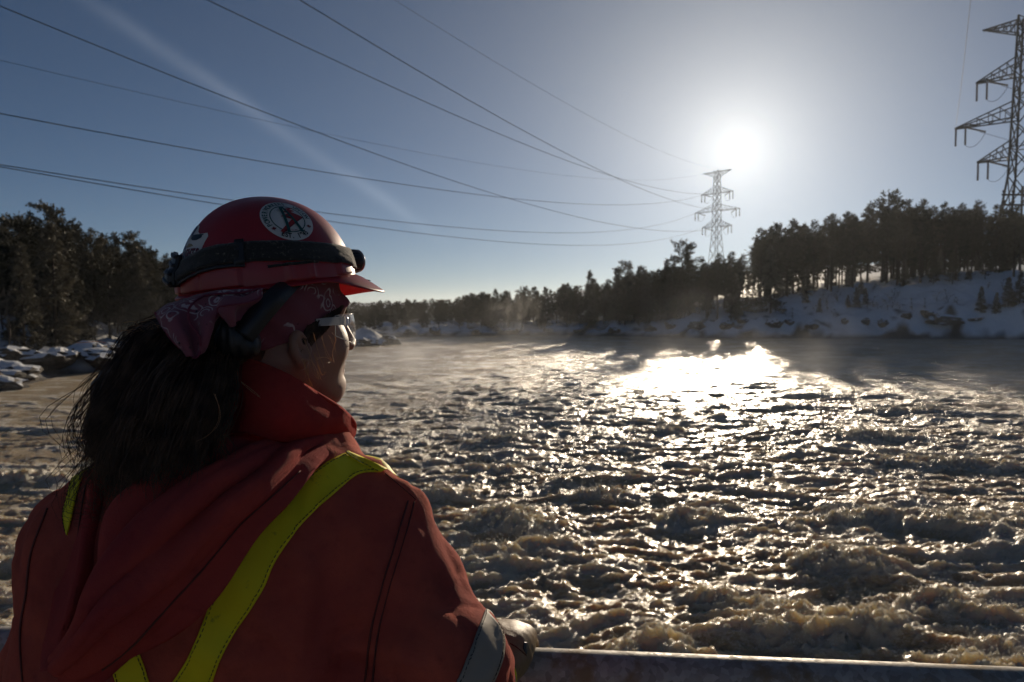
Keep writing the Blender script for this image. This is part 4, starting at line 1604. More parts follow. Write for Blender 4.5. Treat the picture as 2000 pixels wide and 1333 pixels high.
t = NT('clear_lens')
lw = t.new('ShaderNodeLayerWeight', Blend=0.5).outputs['Facing']
fr = t.math('ADD', 0.05, t.math('MULTIPLY', t.math('POWER', lw, 3.0), 0.55))
gl = t.new('ShaderNodeBsdfGlossy', Roughness=0.06, Color=(1, 1, 1, 1)).outputs[0]
tp = t.new('ShaderNodeBsdfTransparent', Color=(0.95, 0.96, 0.96, 1)).outputs[0]
df = t.new('ShaderNodeBsdfDiffuse', Color=(0.8, 0.8, 0.8, 1)).outputs[0]
M_LENS = t.done(t.mixsh(0.12, t.mixsh(fr, tp, gl), df))
t = NT('clear_temple')
M_TEMPLE = t.done(t.mixsh(0.45, t.pbsdf(Base__Color=(0.62, 0.61, 0.60), Roughness=0.2), t.mixsh(0.5, t.new('ShaderNodeBsdfTransparent', Color=(0.9, 0.9, 0.9, 1)).outputs[0], t.new('ShaderNodeBsdfTranslucent', Color=(0.8, 0.8, 0.78, 1)).outputs[0])))

# =================================================================== PERSON: head and body
# head axes in camera axes: facing right and away, seen from behind her right ear
HEAD_C = CF(541, 632, 1.05)
_ray = math.atan2(HEAD_C[0], HEAD_C[1])
HAZ = _ray + math.radians(64)
_f = np.array((math.sin(HAZ), math.cos(HAZ), 0.0))
_l = np.array((-math.cos(HAZ), math.sin(HAZ), 0.0))
_u = np.array((0.0, 0.0, 1.0))
HT_ = math.radians(1.5)
HF = _f * math.cos(HT_) + _u * math.sin(HT_)
HU = _u * math.cos(HT_) - _f * math.sin(HT_)
HM = np.stack([HF, _l, HU], 1)          # local -> camera axes


def H2W(p):
    return c2w(np.asarray(p, float) @ HM.T + HEAD_C)


person = empty('person', tuple(PW(430, 1250, 1.0) * np.array((1, 1, 0)) + np.array((0, 0, DECK_Z))),
               'woman in red hard hat and orange-red jacket with yellow stripes looking out over the river', 'person')


def head_field(g, ears=True):
    p = g
    pa = np.stack([p[..., 0], np.abs(p[..., 1]), p[..., 2]], -1)
    d = sd_ell(p, (-0.016, 0, 0.045), (0.098, 0.076, 0.094))
    d = smin(d, sd_ell(p, (0.040, 0, -0.028), (0.061, 0.060, 0.082)), 0.03)
    d = smin(d, sd_cone(pa, (0.002, 0.050, -0.052), 0.020, (0.066, 0.016, -0.098), 0.021), 0.03)
    d = smin(d, sd_ell(p, (0.079, 0, -0.099), (0.020, 0.022, 0.020)), 0.022)
    d = smin(d, sd_ell(pa, (0.054, 0.039, -0.034), (0.031, 0.024, 0.029)), 0.022)
    d = smin(d, sd_cone(pa, (0.089, 0.0, 0.024), 0.012, (0.074, 0.042, 0.024), 0.012), 0.014)
    # eye sockets
    d = smax(d, -sd_ell(pa, (0.104, 0.032, 0.002), (0.018, 0.017, 0.012)), 0.012)
    # nose
    d = smin(d, sd_cone(p, (0.094, 0, 0.012), 0.008, (0.1165, 0, -0.030), 0.0105), 0.012)
    d = smin(d, sd_ell(pa, (0.108, 0.0105, -0.035), (0.011, 0.008, 0.008)), 0.006)
    d = smax(d, -sd_ell(pa, (0.111, 0.006, -0.044), (0.006, 0.004, 0.005)), 0.003)
    # mouth
    d = smin(d, sd_cone(pa, (0.101, 0.0, -0.060), 0.0068, (0.090, 0.022, -0.064), 0.004), 0.006)
    d = smin(d, sd_cone(pa, (0.0995, 0.0, -0.0735), 0.0075, (0.089, 0.019, -0.070), 0.004), 0.006)
    d = smax(d, -sd_cone(pa, (0.110, 0.0, -0.0665), 0.0035, (0.096, 0.024, -0.067), 0.002), 0.004)
    d = smin(d, sd_ell(p, (0.088, 0, -0.090), (0.012, 0.02, 0.008)), 0.012)
    # ears
    er = math.radians(14)
    R = np.array(((math.cos(er), 0, -math.sin(er)), (0, 1, 0), (math.sin(er), 0, math.cos(er))))
    fl = math.radians(-12)
    R = np.array(((math.cos(fl), math.sin(fl), 0), (-math.sin(fl), math.cos(fl), 0), (0, 0, 1))) @ R
    e = sd_ell(pa, (-0.006, 0.0765, -0.033), (0.0145, 0.0070, 0.0240), R)
    e = smin(e, sd_ell(pa, (-0.001, 0.0730, -0.055), (0.007, 0.0055, 0.008)), 0.008)
    e = smax(e, -sd_ell(pa, (-0.002, 0.0835, -0.031), (0.0098, 0.0085, 0.0170), R), 0.002)
    e = smin(e, sd_cone(pa, (-0.009, 0.0785, -0.020), 0.0022, (0.000, 0.0780, -0.037), 0.0022), 0.004)
    e = smin(e, sd_ell(pa, (0.006, 0.075, -0.037), (0.005, 0.005, 0.007)), 0.005)
    if ears:
        d = smin(d, e, 0.006)
    # neck and the upper body under the jacket
    d = smin(d, sd_cone(p, (-0.022, 0, -0.06), 0.054, (-0.055, 0, -0.19), 0.058), 0.03)
    d = smin(d, sd_cone(pa, (-0.055, 0.01, -0.20), 0.055, (-0.062, 0.03, -0.30), 0.05), 0.05)
    return d


V, Q = field(head_field, (-0.20, -0.165, -0.34), (0.135, 0.165, 0.145), 0.0028)
body = mesh_obj('body', H2W(V), Q, M_SKIN, person)
add_mod(body, 'SMOOTH', factor=0.5, iterations=2)
for sy in (-1, 1):
    bm = bmesh.new()
    bmesh.ops.create_uvsphere(bm, u_segments=16, v_segments=12, radius=0.0118)
    vs = np.array([v_.co[:] for v_ in bm.verts]) + np.array((0.0845, sy * 0.031, 0.002))
    fs = [[v_.index for v_ in f.verts] for f in bm.faces]
    bm.free()
    eye = mesh_obj('eye', H2W(vs), fs, M_EYE, person)
    an = np.linspace(0, 2 * np.pi, 17)[:-1]
    ir = np.stack([np.full(16, 0.0965), sy * 0.031 + 0.0056 * np.cos(an), 0.002 + 0.0056 * np.sin(an)], -1)
    mesh_obj('iris', H2W(np.concatenate([ir, [[0.0972, sy * 0.031, 0.002]]])), [(i, (i + 1) % 16, 16) for i in range(16)], M_IRIS, eye)

# ---- eyebrows
eb = MB()
for sy in (-1, 1):
    for k in range(40):
        u = rng.uniform(0, 0.5)
        p = np.array((0.0985 - 0.020 * u ** 1.6, sy * (0.012 + 0.036 * u), 0.0140 + 0.003 * math.sin(u * 2.6) + rng.normal() * 0.0016))
        q = p + np.array((0.001, sy * 0.006, 0.001 + rng.normal() * 0.001))
        eb.tube([H2W(p), H2W(q)], [0.0004, 0.0002], 3, cap=False)
tag(eb.build('eyebrows', M_HAIR, person), kind='stuff')

# ---- hard hat (its own axes: forward, left, up, tipped slightly back)
HATC = np.array((-0.007, 0.0, 0.053))
HP = math.radians(8.0)
HATR = np.array(((math.cos(HP), 0, -math.sin(HP)), (0, 1, 0), (math.sin(HP), 0, math.cos(HP))))


def hat2w(p):
    return H2W(np.asarray(p, float) @ HATR.T + HATC)


HL, HWD, HHT = 0.1205, 0.103, 0.1225
hat = empty('hard_hat', tuple(hat2w((0, 0, 0))), 'red plastic hard hat with round union sticker, worn by the woman', 'hard hat')
NA, NP = 240, 64
th = np.linspace(0, 2 * np.pi, NA, endpoint=False)


def hat_r(thd, phi):
    """shell point for angle thd (0 forward, positive to the right) and height angle phi"""
    c_ = np.cos(phi) ** 0.92
    z = HHT * np.sin(phi) ** 0.98
    low = sstep(0.034, 0.029, z)
    deg = np.degrees((thd + np.pi) % (2 * np.pi) - np.pi)
    ad = np.abs(deg)

    def win(a, b, s=1.2):
        return sstep(a - s, a + s, ad) * (1 - sstep(b - s, b + s, ad))
    bump = 0.0045 * (win(130, 157.5) + win(158.5, 179)) * sstep(0.002, 0.005, z) * low
    bump = bump + 0.0045 * (win(84, 102, 0.8) * (1 - 0.75 * win(87, 99, 0.8)) + win(47, 64, 0.8)) * sstep(0.003, 0.005, z) * sstep(0.029, 0.025, z)
    bump = bump + 0.0015 * sstep(0.042, 0.036, z)
    # low crown ridge front to back
    bump = bump + 0.0022 * np.exp(-(np.sin(thd) * np.cos(phi) * HWD / 0.012) ** 2) * sstep(0.06, 0.10, z)
    x = (HL + bump) * c_ * np.cos(thd)
    y = -(HWD + bump) * c_ * np.sin(thd)
    return x, y, z + bump * np.sin(phi)


phs = np.concatenate([np.linspace(0, 0.30, 34), np.linspace(0.30, np.pi / 2 - 0.02, 40)[1:]])
PH, TH = np.meshgrid(phs, th, indexing='ij')
x_, y_, z_ = hat_r(TH, PH)
V = np.stack([x_, y_, z_], -1).reshape(-1, 3)
nr_, nc_ = PH.shape
i_ = np.arange(nr_ * nc_).reshape(nr_, nc_)
Q = np.stack([i_[:-1], np.roll(i_, -1, 1)[:-1], np.roll(i_, -1, 1)[1:], i_[1:]], -1).reshape(-1, 4).tolist()
Q = [q[::-1] for q in Q] + [list(i_[-1])[::-1]]
shell = mesh_obj('shell', hat2w(V), Q, M_HAT, hat)
add_mod(shell, 'SOLIDIFY', thickness=0.0025, offset=-1.0)
BV_HAT = bvh_of(shell)
# brim: narrow drip edge all round that widens into the visor
rows_b = []
deg = np.degrees((th + np.pi) % (2 * np.pi) - np.pi)
vis = sstep(82, 22, np.abs(deg))
ext = 0.0075 + 0.041 * vis
prof = [(0.0, 0.004), (0.25, 0.0038), (0.6, 0.002), (0.92, 0.0), (1.0, -0.0012), (0.97, -0.0030), (0.6, -0.0008), (0.2, 0.0008), (-0.15, 0.0006)]
for f_, dz_ in prof:
    rx = (HL + ext * f_) * np.cos(th)
    ry = -(HWD + (0.0075 + 0.012 * vis) * f_) * np.sin(th)
    drop = -0.025 * vis * np.clip(f_, 0, 1) ** 1.2
    cup = -0.012 * vis * (np.sin(th) ** 2) * np.clip(f_, 0, 1)
    rows_b.append(np.stack([rx, ry, dz_ + drop + cup - 0.001], -1))
V = np.array(rows_b)
nr_, nc_ = V.shape[:2]
i_ = np.arange(nr_ * nc_).reshape(nr_, nc_)
Q = np.stack([i_[:-1], i_[1:], np.roll(i_, -1, 1)[1:], np.roll(i_, -1, 1)[:-1]], -1).reshape(-1, 4)
brim = mesh_obj('brim', hat2w(V.reshape(-1, 3)), Q, M_BRIM, hat)
# marker scribbles under the visor
sb = MB()
for k in range(7):
    cx_, cy_ = 0.131 + 0.005 * (k % 3), -0.040 + 0.011 * k
    pts = []
    for j in range(14):
        yy = cy_ + j * 0.0011 - 0.006
        xx = cx_ + 0.0035 * math.sin(j * 1.7 + k) + 0.001 * j * 0.3
        aa_ = math.atan2(-yy, xx)
        vv = sstep(82, 22, abs(math.degrees(aa_)))
        f_ = np.clip((xx - HL) / 0.05, 0, 1)
        pts.append(hat2w((xx, yy, -0.0015 - 0.025 * vv * f_ ** 1.2 - 0.012 * vv * math.sin(aa_) ** 2 * f_ - 0.003)))
    sb.tube(pts, 0.0006, 4)
sb.build('marker_writing', M_INK, hat)
# black suspension band inside and the front sweat band
ib = MB()
for z0, z1, rr_ in ((-0.004, 0.018, 0.90),):
    ring = [[hat2w(((HL * rr_) * math.cos(a), -(HWD * rr_) * math.sin(a), z)) for a in th[::4]] for z in (z0, z1)]
    n4 = len(ring[0])
    ib.add(ring[0] + ring[1], [(i, (i + 1) % n4, n4 + (i + 1) % n4, n4 + i) for i in range(n4)])
ibo = ib.build('suspension_band', M_BLACK, hat, True)
add_mod(ibo, 'SOLIDIFY', thickness=0.002)
# small dark slot plate on the side above the lugs
def hat_strip(name, a0, a1, zf0, zf1, off, mat, parent, n=24, m=4, thick=0.0015):
    """strip on the shell between two angles (deg) and two height angles"""
    A_, F_ = np.meshgrid(np.radians(np.linspace(a0, a1, n)), np.linspace(0, 1, m), indexing='ij')
    P0 = zf0(A_) if callable(zf0) else np.full_like(A_, zf0)
    P1 = zf1(A_) if callable(zf1) else np.full_like(A_, zf1)
    PHI = P0 + (P1 - P0) * F_
    x, y, z = hat_r(A_, PHI)
    nx, ny, nz_ = x / HL ** 2, y / HWD ** 2, z / HHT ** 2
    L_ = np.sqrt(nx * nx + ny * ny + nz_ * nz_)
    V_ = np.stack([x + nx / L_ * off, y + ny / L_ * off, z + nz_ / L_ * off], -1)
    o = mesh_obj(name, hat2w(V_.reshape(-1, 3)), grid_quads(n, m), mat, parent)
    add_mod(o, 'SOLIDIFY', thickness=thick, offset=0.0)
    return o


hat_strip('accessory_slot', 80, 113, 0.180, 0.208, 0.0012, M_STRAP, hat)
# earmuff arm folded back under the brim, with its dark cup
arm_rows = [[(556, 548, 0.962), (574, 551, 0.966), (590, 557, 0.974)], [(524, 570, 0.927), (541, 579, 0.925), (556, 589, 0.935)], [(488, 608, 0.914), (505, 619, 0.909), (521, 630, 0.918)], [(458, 642, 0.908), (475, 655, 0.901), (492, 668, 0.908)]]
patch('earmuff_arm', arm_rows, M_BLACK, hat, 8, 0.007)
V, Q = field(lambda g: smin(smax(sd_ell(g, CF(464, 668, 0.928), (0.027, 0.028, 0.024)), -sd_ell(g, CF(464, 668, 0.892), (0.02, 0.005, 0.015)), 0.004), sd_cone(g, CF(450, 645, 0.915), 0.015, CF(486, 676, 0.918), 0.014), 0.008) + 0.0012 * np.sin(g[..., 0] * 500), CF(400, 600, 0.86) - np.array((0.02, 0.02, 0.08)), CF(540, 600, 0.97) + np.array((0.02, 0.02, 0.02)), 0.003)
mesh_obj('earmuff_cup', c2w(V), Q, M_BLACK, hat)

# ---- stickers on the shell
def decal_map(center_px, up_toward, bvh):
    c0, n0 = cast(bvh, *center_px)
    up = (Vector(up_toward) - c0)
    up = (up - n0 * up.dot(n0)).normalized()
    rt = up.cross(n0).normalized()

    def f(u, v_, off):
        q = c0 + rt * u + up * v_
        l, n_, _, _ = bvh.ray_cast(q + n0 * 0.06, -n0)
        if l is None:
            l, n_, _, _ = bvh.find_nearest(q)
        if n_.dot(n0) < 0:
            n_ = -n_
        return tuple(l + n_ * off)
    return f


def decal_poly(name, f, poly, off, mat, parent, res=0.003):
    """flat outline cut into small cells so that it follows the curved shell"""
    bm = bmesh.new()
    vs = [bm.verts.new((p[0], p[1], 0)) for p in poly]
    bm.faces.new(vs)
    bmesh.ops.triangulate(bm, faces=bm.faces[:])
    xs, ys = [p[0] for p in poly], [p[1] for p in poly]
    for ax, lo, hi in ((0, min(xs), max(xs)), (1, min(ys), max(ys))):
        c_ = math.ceil(lo / res) * res
        while c_ < hi:
            co, no = [0, 0, 0], [0, 0, 0]
            co[ax], no[ax] = c_, 1
            bmesh.ops.bisect_plane(bm, geom=bm.verts[:] + bm.edges[:] + bm.faces[:], plane_co=co, plane_no=no, dist=1e-6)
            c_ += res
    bm.verts.index_update()
    V_ = [f(v_.co.x, v_.co.y, off) for v_ in bm.verts]
    F_ = [[v_.index for v_ in fc_.verts] for fc_ in bm.faces]
    bm.free()
    return mesh_obj(name, V_, F_, mat, parent)


def text_mesh(ch, size, bold=0.0):
    cu = bpy.data.curves.new('glyph', 'FONT')
    cu.body = ch
    cu.size = size
    cu.align_x = 'CENTER'
    cu.align_y = 'CENTER'
    cu.offset = bold
    o = bpy.data.objects.new('glyph', cu)
    COL.objects.link(o)
    bpy.context.view_layer.update()
    me = bpy.data.meshes.new_from_object(o.evaluated_get(bpy.context.evaluated_depsgraph_get()))
    V_ = np.array([v_.co[:] for v_ in me.vertices]) if len(me.vertices) else np.zeros((0, 3))
    F_ = [list(p.vertices) for p in me.polygons]
    bpy.data.objects.remove(o)
    bpy.data.curves.remove(cu)
    bpy.data.meshes.remove(me)
    return V_, F_


def decal_text(name, f, glyphs, mat, parent, off):
    """glyphs: (char, x, y, angle, size, bold, squeeze)"""
    V_, F_ = [], []
    for ch, x, y, an, size, bold, sq in glyphs:
        gv, gf = text_mesh(ch, size, bold)
        if len(gv) == 0:
            continue
        gx_, gy_ = gv[:, 0] * sq, gv[:, 1]
        b = len(V_)
        ca_, sa_ = math.cos(an), math.sin(an)
        for q, w_ in zip(gx_, gy_):
            V_.append(f(x + q * ca_ - w_ * sa_, y + q * sa_ + w_ * ca_, off))
        F_.extend([[b + i for i in ff] for ff in gf])
    return mesh_obj(name, V_, F_, mat, parent, False)


apex = hat2w((0, 0, HHT))
f1 = decal_map((562, 427), apex, BV_HAT)
RS = 0.0350
disc = [(RS * math.cos(a), RS * math.sin(a)) for a in np.linspace(0, 2 * np.pi, 49)[:-1]]
st1 = decal_poly('union_sticker', f1, disc, 0.0007, M_WHITE, hat)
st1['label'] = 'round white sticker with red lightning bolt and green tower'


an_ = np.linspace(0, 2 * np.pi, 61)
V_ = [f1(r_ * math.cos(a), r_ * math.sin(a), 0.0012) for a in an_ for r_ in (0.0222, 0.0236)]
mesh_obj('ring', V_, [(2 * i, 2 * i + 1, 2 * i + 3, 2 * i + 2) for i in range(60)], M_GREEN, st1)
for pl in ([(-0.004, 0.021), (0.0, 0.021), (-0.0055, -0.0235), (-0.0095, -0.0235)], [(-0.001, 0.021), (0.002, 0.021), (0.0135, -0.0235), (0.009, -0.0235)], [(-0.0062, 0.003), (0.0055, 0.0035), (0.005, 0.002), (-0.0065, 0.0015)]):
    decal_poly('tower', f1, pl, 0.0020, M_GREEN, st1)
bolt = [(0.0, 0.017), (0.017, 0.0195), (0.009, 0.0155), (0.015, 0.012), (0.0085, 0.0105), (0.0215, 0.0015), (-0.016, -0.022), (-0.0185, -0.020), (0.004, -0.003), (-0.009, 0.0035), (0.0045, 0.008), (-0.004, 0.0115), (0.006, 0.0145)]
decal_poly('lightning_bolt', f1, bolt, 0.0016, M_RED, st1)
decal_poly('bolt_edge', f1, [(0.0215, 0.0015), (0.0215, -0.0005), (-0.0165, -0.0245), (-0.016, -0.022)], 0.0018, M_REDD, st1)
for yy, x0, x1 in ((0.0165, -0.012, -0.003), (0.0145, -0.015, -0.003), (0.0125, -0.011, -0.003), (0.0185, -0.008, 0.012)):
    decal_poly('power_lines', f1, [(x0, yy), (x1, yy + 0.0009), (x1, yy + 0.0003)], 0.0014, M_GREEN, st1)
leaf = [(0, 1), (0.2, 0.55), (0.45, 0.65), (0.38, 0.2), (0.7, 0.4), (0.95, 0.15), (0.55, -0.35), (0.1, -0.45), (0.05, -0.9), (-0.05, -0.9), (-0.1, -0.45), (-0.55, -0.35), (-0.95, 0.15), (-0.7, 0.4), (-0.38, 0.2), (-0.45, 0.65), (-0.2, 0.55)]
for an in (-150, -30):
    cx_, cy_ = 0.0287 * math.cos(math.radians(an)), 0.0287 * math.sin(math.radians(an))
    decal_poly('maple_leaf', f1, [(cx_ + 0.0036 * p[0], cy_ + 0.0036 * p[1]) for p in leaf], 0.0013, M_REDD, st1)
gl_ = []
for word, a0, a1 in (('POWER', 196, 150), ("WORKERS'", 134, 68), ('UNION', 46, 4)):
    for ch, an in zip(word, np.linspace(a0, a1, len(word))):
        r_ = 0.0289
        gl_.append((ch, r_ * math.cos(math.radians(an)), r_ * math.sin(math.radians(an)), math.radians(an - 90), 0.0092, 0.00022, 0.78))
decal_text('lettering', f1, gl_, M_GREEN, st1, 0.0013)
gl_ = []
for ch, an in zip('EST. 1945', np.linspace(-124, -56, 9)):
    if ch != ' ':
        gl_.append((ch, 0.0291 * math.cos(math.radians(an)), 0.0291 * math.sin(math.radians(an)), math.radians(an + 90), 0.0098, 0.0003, 0.85))
decal_text('lettering', f1, gl_, M_INK, st1, 0.0013)
gl_ = [(ch, 0.0005 + (k - 3) * 0.0012, -0.0205, 0, 0.0022, 0.0001, 0.9) for k, ch in enumerate('SIL-UTE')]
decal_text('lettering', f1, gl_, M_RED, st1, 0.0013)

f2 = decal_map((378, 472), apex, BV_HAT)
out2 = [(-0.05, -0.026), (0.0215, -0.026), (0.026, 0.008), (0.022, 0.0125), (0.008, 0.0105), (0.002, 0.014), (-0.003, 0.023), (-0.010, 0.0265), (-0.020, 0.020), (-0.030, 0.012), (-0.05, 0.012)]
st2 = decal_poly('trade_sticker', f2, out2, 0.0007, M_WHITE, hat)
st2['label'] = 'pale sticker with navy emblem and red lettering partly under the strap'
decal_poly('emblem', f2, [(-0.034, -0.010), (-0.014, -0.010), (-0.012, 0.006), (-0.006, 0.010), (-0.004, 0.020), (-0.010, 0.024), (-0.018, 0.018), (-0.024, 0.010), (-0.034, 0.008)], 0.0012, M_NAVY, st2)
decal_poly('emblem', f2, [(-0.015, -0.006), (-0.011, -0.006), (-0.010, 0.008), (-0.014, 0.012), (-0.017, 0.006)], 0.0015, M_WHITE, st2)
decal_poly('ribbon', f2, [(-0.009, 0.0045), (-0.002, 0.001), (0.008, 0.001), (0.016, 0.005), (0.015, 0.008), (0.018, 0.0105), (0.007, 0.006), (-0.002, 0.006), (-0.007, 0.009)], 0.0012, M_INK, st2)
decal_poly('handshake', f2, [(-0.016, -0.0065), (-0.008, -0.003), (0.0, -0.004), (0.006, -0.007), (-0.002, -0.0085), (-0.010, -0.009)], 0.0013, M_GOLD, st2)
gl_ = []
for k, ch in enumerate('WRIGHTS'):
    u = (k - 6) * 0.0078 + 0.017
    gl_.append((ch, u, -0.0165 + 0.010 * (u / 0.03) * 0.12, 0.05, 0.0135, 0.0006, 0.75))
decal_text('lettering', f2, gl_, M_REDD, st2, 0.0013)
decal_text('lettering_outline', f2, [(c_, x + 0.0004, y - 0.0004, a_, s_, b_ * 1.9, q_) for c_, x, y, a_, s_, b_, q_ in gl_], M_INK, st2, 0.0010)

# ---- head lamp on its elastic strap round the hat
lamp = empty('headlamp', tuple(hat2w((HL, 0, 0.02))), 'black headlamp on an elastic strap round the red hard hat', 'headlamp')


def band_lo(A_):
    dg = np.abs((np.degrees(A_) + 180) % 360 - 180)
    dg = dg - 6 * np.sin(np.radians(dg))
    return np.interp(dg, [0, 20, 40, 55, 70, 90, 115, 140, 152, 165, 180], [0.06, 0.075, 0.10, 0.145, 0.180, 0.225, 0.260, 0.262, 0.240, 0.190, 0.14])


def band_hi(A_):
    return band_lo(A_) + 0.225


hat_strip('strap', 0, 360, band_lo, band_hi, 0.0030, M_STRAP, lamp, 160, 8, 0.0022)
hat_strip('strap_slider', 126, 132, lambda A_: band_lo(A_) - 0.025, lambda A_: band_hi(A_) + 0.025, 0.0052, M_BLACK, lamp, 6, 6, 0.003)
hat_strip('strap_overlap', 129, 182, lambda A_: band_lo(A_) + 0.005, lambda A_: band_hi(A_) - 0.01, 0.0056, M_STRAP, lamp, 30, 6, 0.0022)
hat_strip('cord', 126, 182, lambda A_: band_lo(A_) - 0.045, lambda A_: band_lo(A_) - 0.02, 0.0042, M_BLACK, lamp, 30, 4, 0.003)
for q, (a0, a1) in enumerate(((178, 196),)):
    bo = hat_strip('buckle', a0, a1, lambda A_: band_lo(A_) - 0.05, lambda A_: band_hi(A_) + 0.04, 0.0085, M_BLACK, lamp, 8, 12, 0.006)
    for k in range(4):
        hat_strip('buckle_rib', a0, a1, lambda A_, k=k: band_lo(A_) - 0.03 + 0.085 * k, lambda A_, k=k: band_lo(A_) - 0.005 + 0.085 * k, 0.0125, M_BLACK, bo, 6, 3, 0.003)
lc_ = np.array((HL + 0.012, 0.0, 0.022))


def lamp_field(g):
    q = np.stack([g[..., 0] - lc_[0], g[..., 1] - lc_[1], g[..., 2] - lc_[2]], -1)
    d = np.maximum(np.sqrt((q[..., 1] / 1.25) ** 2 + q[..., 2] ** 2) - 0.0185, np.abs(q[..., 0]) - 0.011)
    d = smax(d, sd_ell(q, (-0.012, 0, 0), (0.034, 0.03, 0.026)), 0.004)
    b = np.maximum(np.maximum(np.abs(q[..., 1]) - 0.026, np.abs(q[..., 2]) - 0.016), np.abs(q[..., 0] + 0.012) - 0.004)
    d = smin(d, b, 0.003)
    return d + 0.0006 * np.sign(np.sin(q[..., 2] * 1400)) * (q[..., 0] < 0.004)


V, Q = field(lamp_field, lc_ - 0.035, lc_ + np.array((0.03, 0.035, 0.035)), 0.0014)
mesh_obj('housing', hat2w(V), Q, M_BLACK, lamp)
lr = MB()
an = np.linspace(0, 2 * np.pi, 29)
ringp = [hat2w(lc_ + np.array((0.0125, 0.0195 * math.cos(a), 0.0155 * math.sin(a)))) for a in an]
lr.tube(ringp, 0.0022, 8)
lro = lr.build('lens_ring', M_LENSRIM, lamp, True)
V, Q = field(lambda g: sd_ell(g - lc_, (0.010, 0, 0), (0.0085, 0.0185, 0.0148)), lc_ - 0.022, lc_ + 0.024, 0.0014)
mesh_obj('lens', hat2w(V), Q, M_LENSRIM, lro)

# ---- bandana: cap under the hat with a slanting hem, and the loose ends at the back
def band_field(g):
    d = head_field(g, False) - 0.0055
    d2 = sd_ell(g, (-0.018, 0, 0.040), (0.104, 0.0865, 0.096))
    d = smin(d, d2, 0.01)
    d = d - 0.0012 * np.sin(g[..., 0] * 120 + g[..., 2] * 170)
    x = g[..., 0]
    hem = np.interp(x, [-0.14, -0.045, 0.024, 0.114, 0.13], [-0.060, -0.036, -0.013, 0.044, 0.052])
    d = np.maximum(d, (hem - g[..., 2]) * 0.85)
    d = np.maximum(d, g[..., 2] - 0.09)
    return d


V, Q = field(band_field, (-0.14, -0.11, -0.075), (0.13, 0.11, 0.10), 0.0027)
band = mesh_obj('bandana', H2W(V), Q, M_BAND, person)
rows = [[(343, 590, 0.945), (372, 580, 0.925), (415, 572, 0.915), (460, 568, 0.92), (508, 564, 0.935)],
        [(303, 611, 0.905), (340, 606, 0.890), (385, 596, 0.900), (425, 600, 0.892), (448, 596, 0.905)],
        [(316, 634, 0.893), (345, 632, 0.878), (372, 622, 0.893), (402, 628, 0.880), (424, 622, 0.895)],
        [(335, 664, 0.886), (358, 660, 0.872), (380, 652, 0.884), (397, 656, 0.875), (408, 645, 0.885)],
        [(364, 690, 0.884), (374, 695, 0.874), (381, 698, 0.872), (388, 692, 0.876), (396, 668, 0.882)]]
o = patch('bandana_knot_end', rows, M_BAND, band, 8, 0.0022, lambda U, V_, G: 0.006 * np.sin(V_ * 9.0) * U + 0.003 * perlin3(G * 40))
rows2 = [[(424, 592, 0.905), (450, 582, 0.898), (480, 576, 0.902), (510, 566, 0.925)],
         [(424, 606, 0.893), (445, 600, 0.886), (478, 594, 0.895), (508, 584, 0.918)],
         [(434, 620, 0.896), (452, 616, 0.889), (468, 610, 0.900), (488, 600, 0.918)],
         [(452, 634, 0.905), (458, 636, 0.897), (464, 634, 0.899), (470, 622, 0.91)]]
o2 = patch('bandana_fold', rows2, M_BAND, band, 8, 0.0022, lambda U, V_, G: 0.004 * np.sin(V_ * 7.0))


def hem_tube(pts, r, name, mat, parent, n=6):
    C_ = catmull(np.array([CF(*p) for p in pts]), n)
    return MB().tube([tuple(p) for p in c2w(C_)], r, 6).build(name, mat, parent, True)


hem_tube([(303, 611, 0.903), (316, 634, 0.890), (335, 664, 0.883), (364, 690, 0.881), (381, 699, 0.870), (390, 690, 0.874), (398, 662, 0.880), (410, 640, 0.884), (424, 612, 0.888)], 0.0014, 'hem', M_HEM, band)
hem_tube([(398, 578, 0.905), (378, 592, 0.886), (368, 608, 0.878), (372, 632, 0.873), (388, 655, 0.870), (392, 676, 0.871)], 0.0014, 'hem', M_HEM, band)
hem_tube([(508, 566, 0.921), (506, 582, 0.913), (480, 592, 0.890), (448, 596, 0.880), (426, 602, 0.886), (432, 618, 0.890), (455, 634, 0.893)], 0.0014, 'hem', M_HEM, band)
hem_tube([(398, 578, 0.905), (430, 574, 0.905), (470, 572, 0.908), (508, 564, 0.925)], 0.0014, 'hem', M_HEM, band)

# ---- safety glasses
gl = empty('safety_glasses', tuple(H2W((0.09, 0, 0))), 'clear plastic safety glasses worn by the woman', 'glasses')
az, zz = np.meshgrid(np.radians(np.linspace(-80, 80, 41)), np.linspace(0, 1, 13), indexing='ij')
zt_, zb_ = 0.013 - 0.004 * np.abs(az / 1.4) ** 2, -0.033 + 0.014 * np.abs(az / 1.4) ** 3 + 0.012 * np.exp(-(az / 0.16) ** 2)
zv = zb_ + (zt_ - zb_) * zz
bul = 1 + 0.05 * np.cos((zz - 0.5) * 3.0)
V = np.stack([0.036 + 0.074 * np.cos(az) * bul, 0.077 * np.sin(az) * bul, zv], -1)
lo_ = mesh_obj('lens', H2W(V.reshape(-1, 3)), grid_quads(41, 13), M_LENS, gl)
edge = [H2W(p) for p in np.concatenate([V[:, 0], V[::-1, -1]])]
MB().tube(edge + [edge[0]], 0.0006, 6).build('lens_edge', M_TEMPLE, lo_, True)
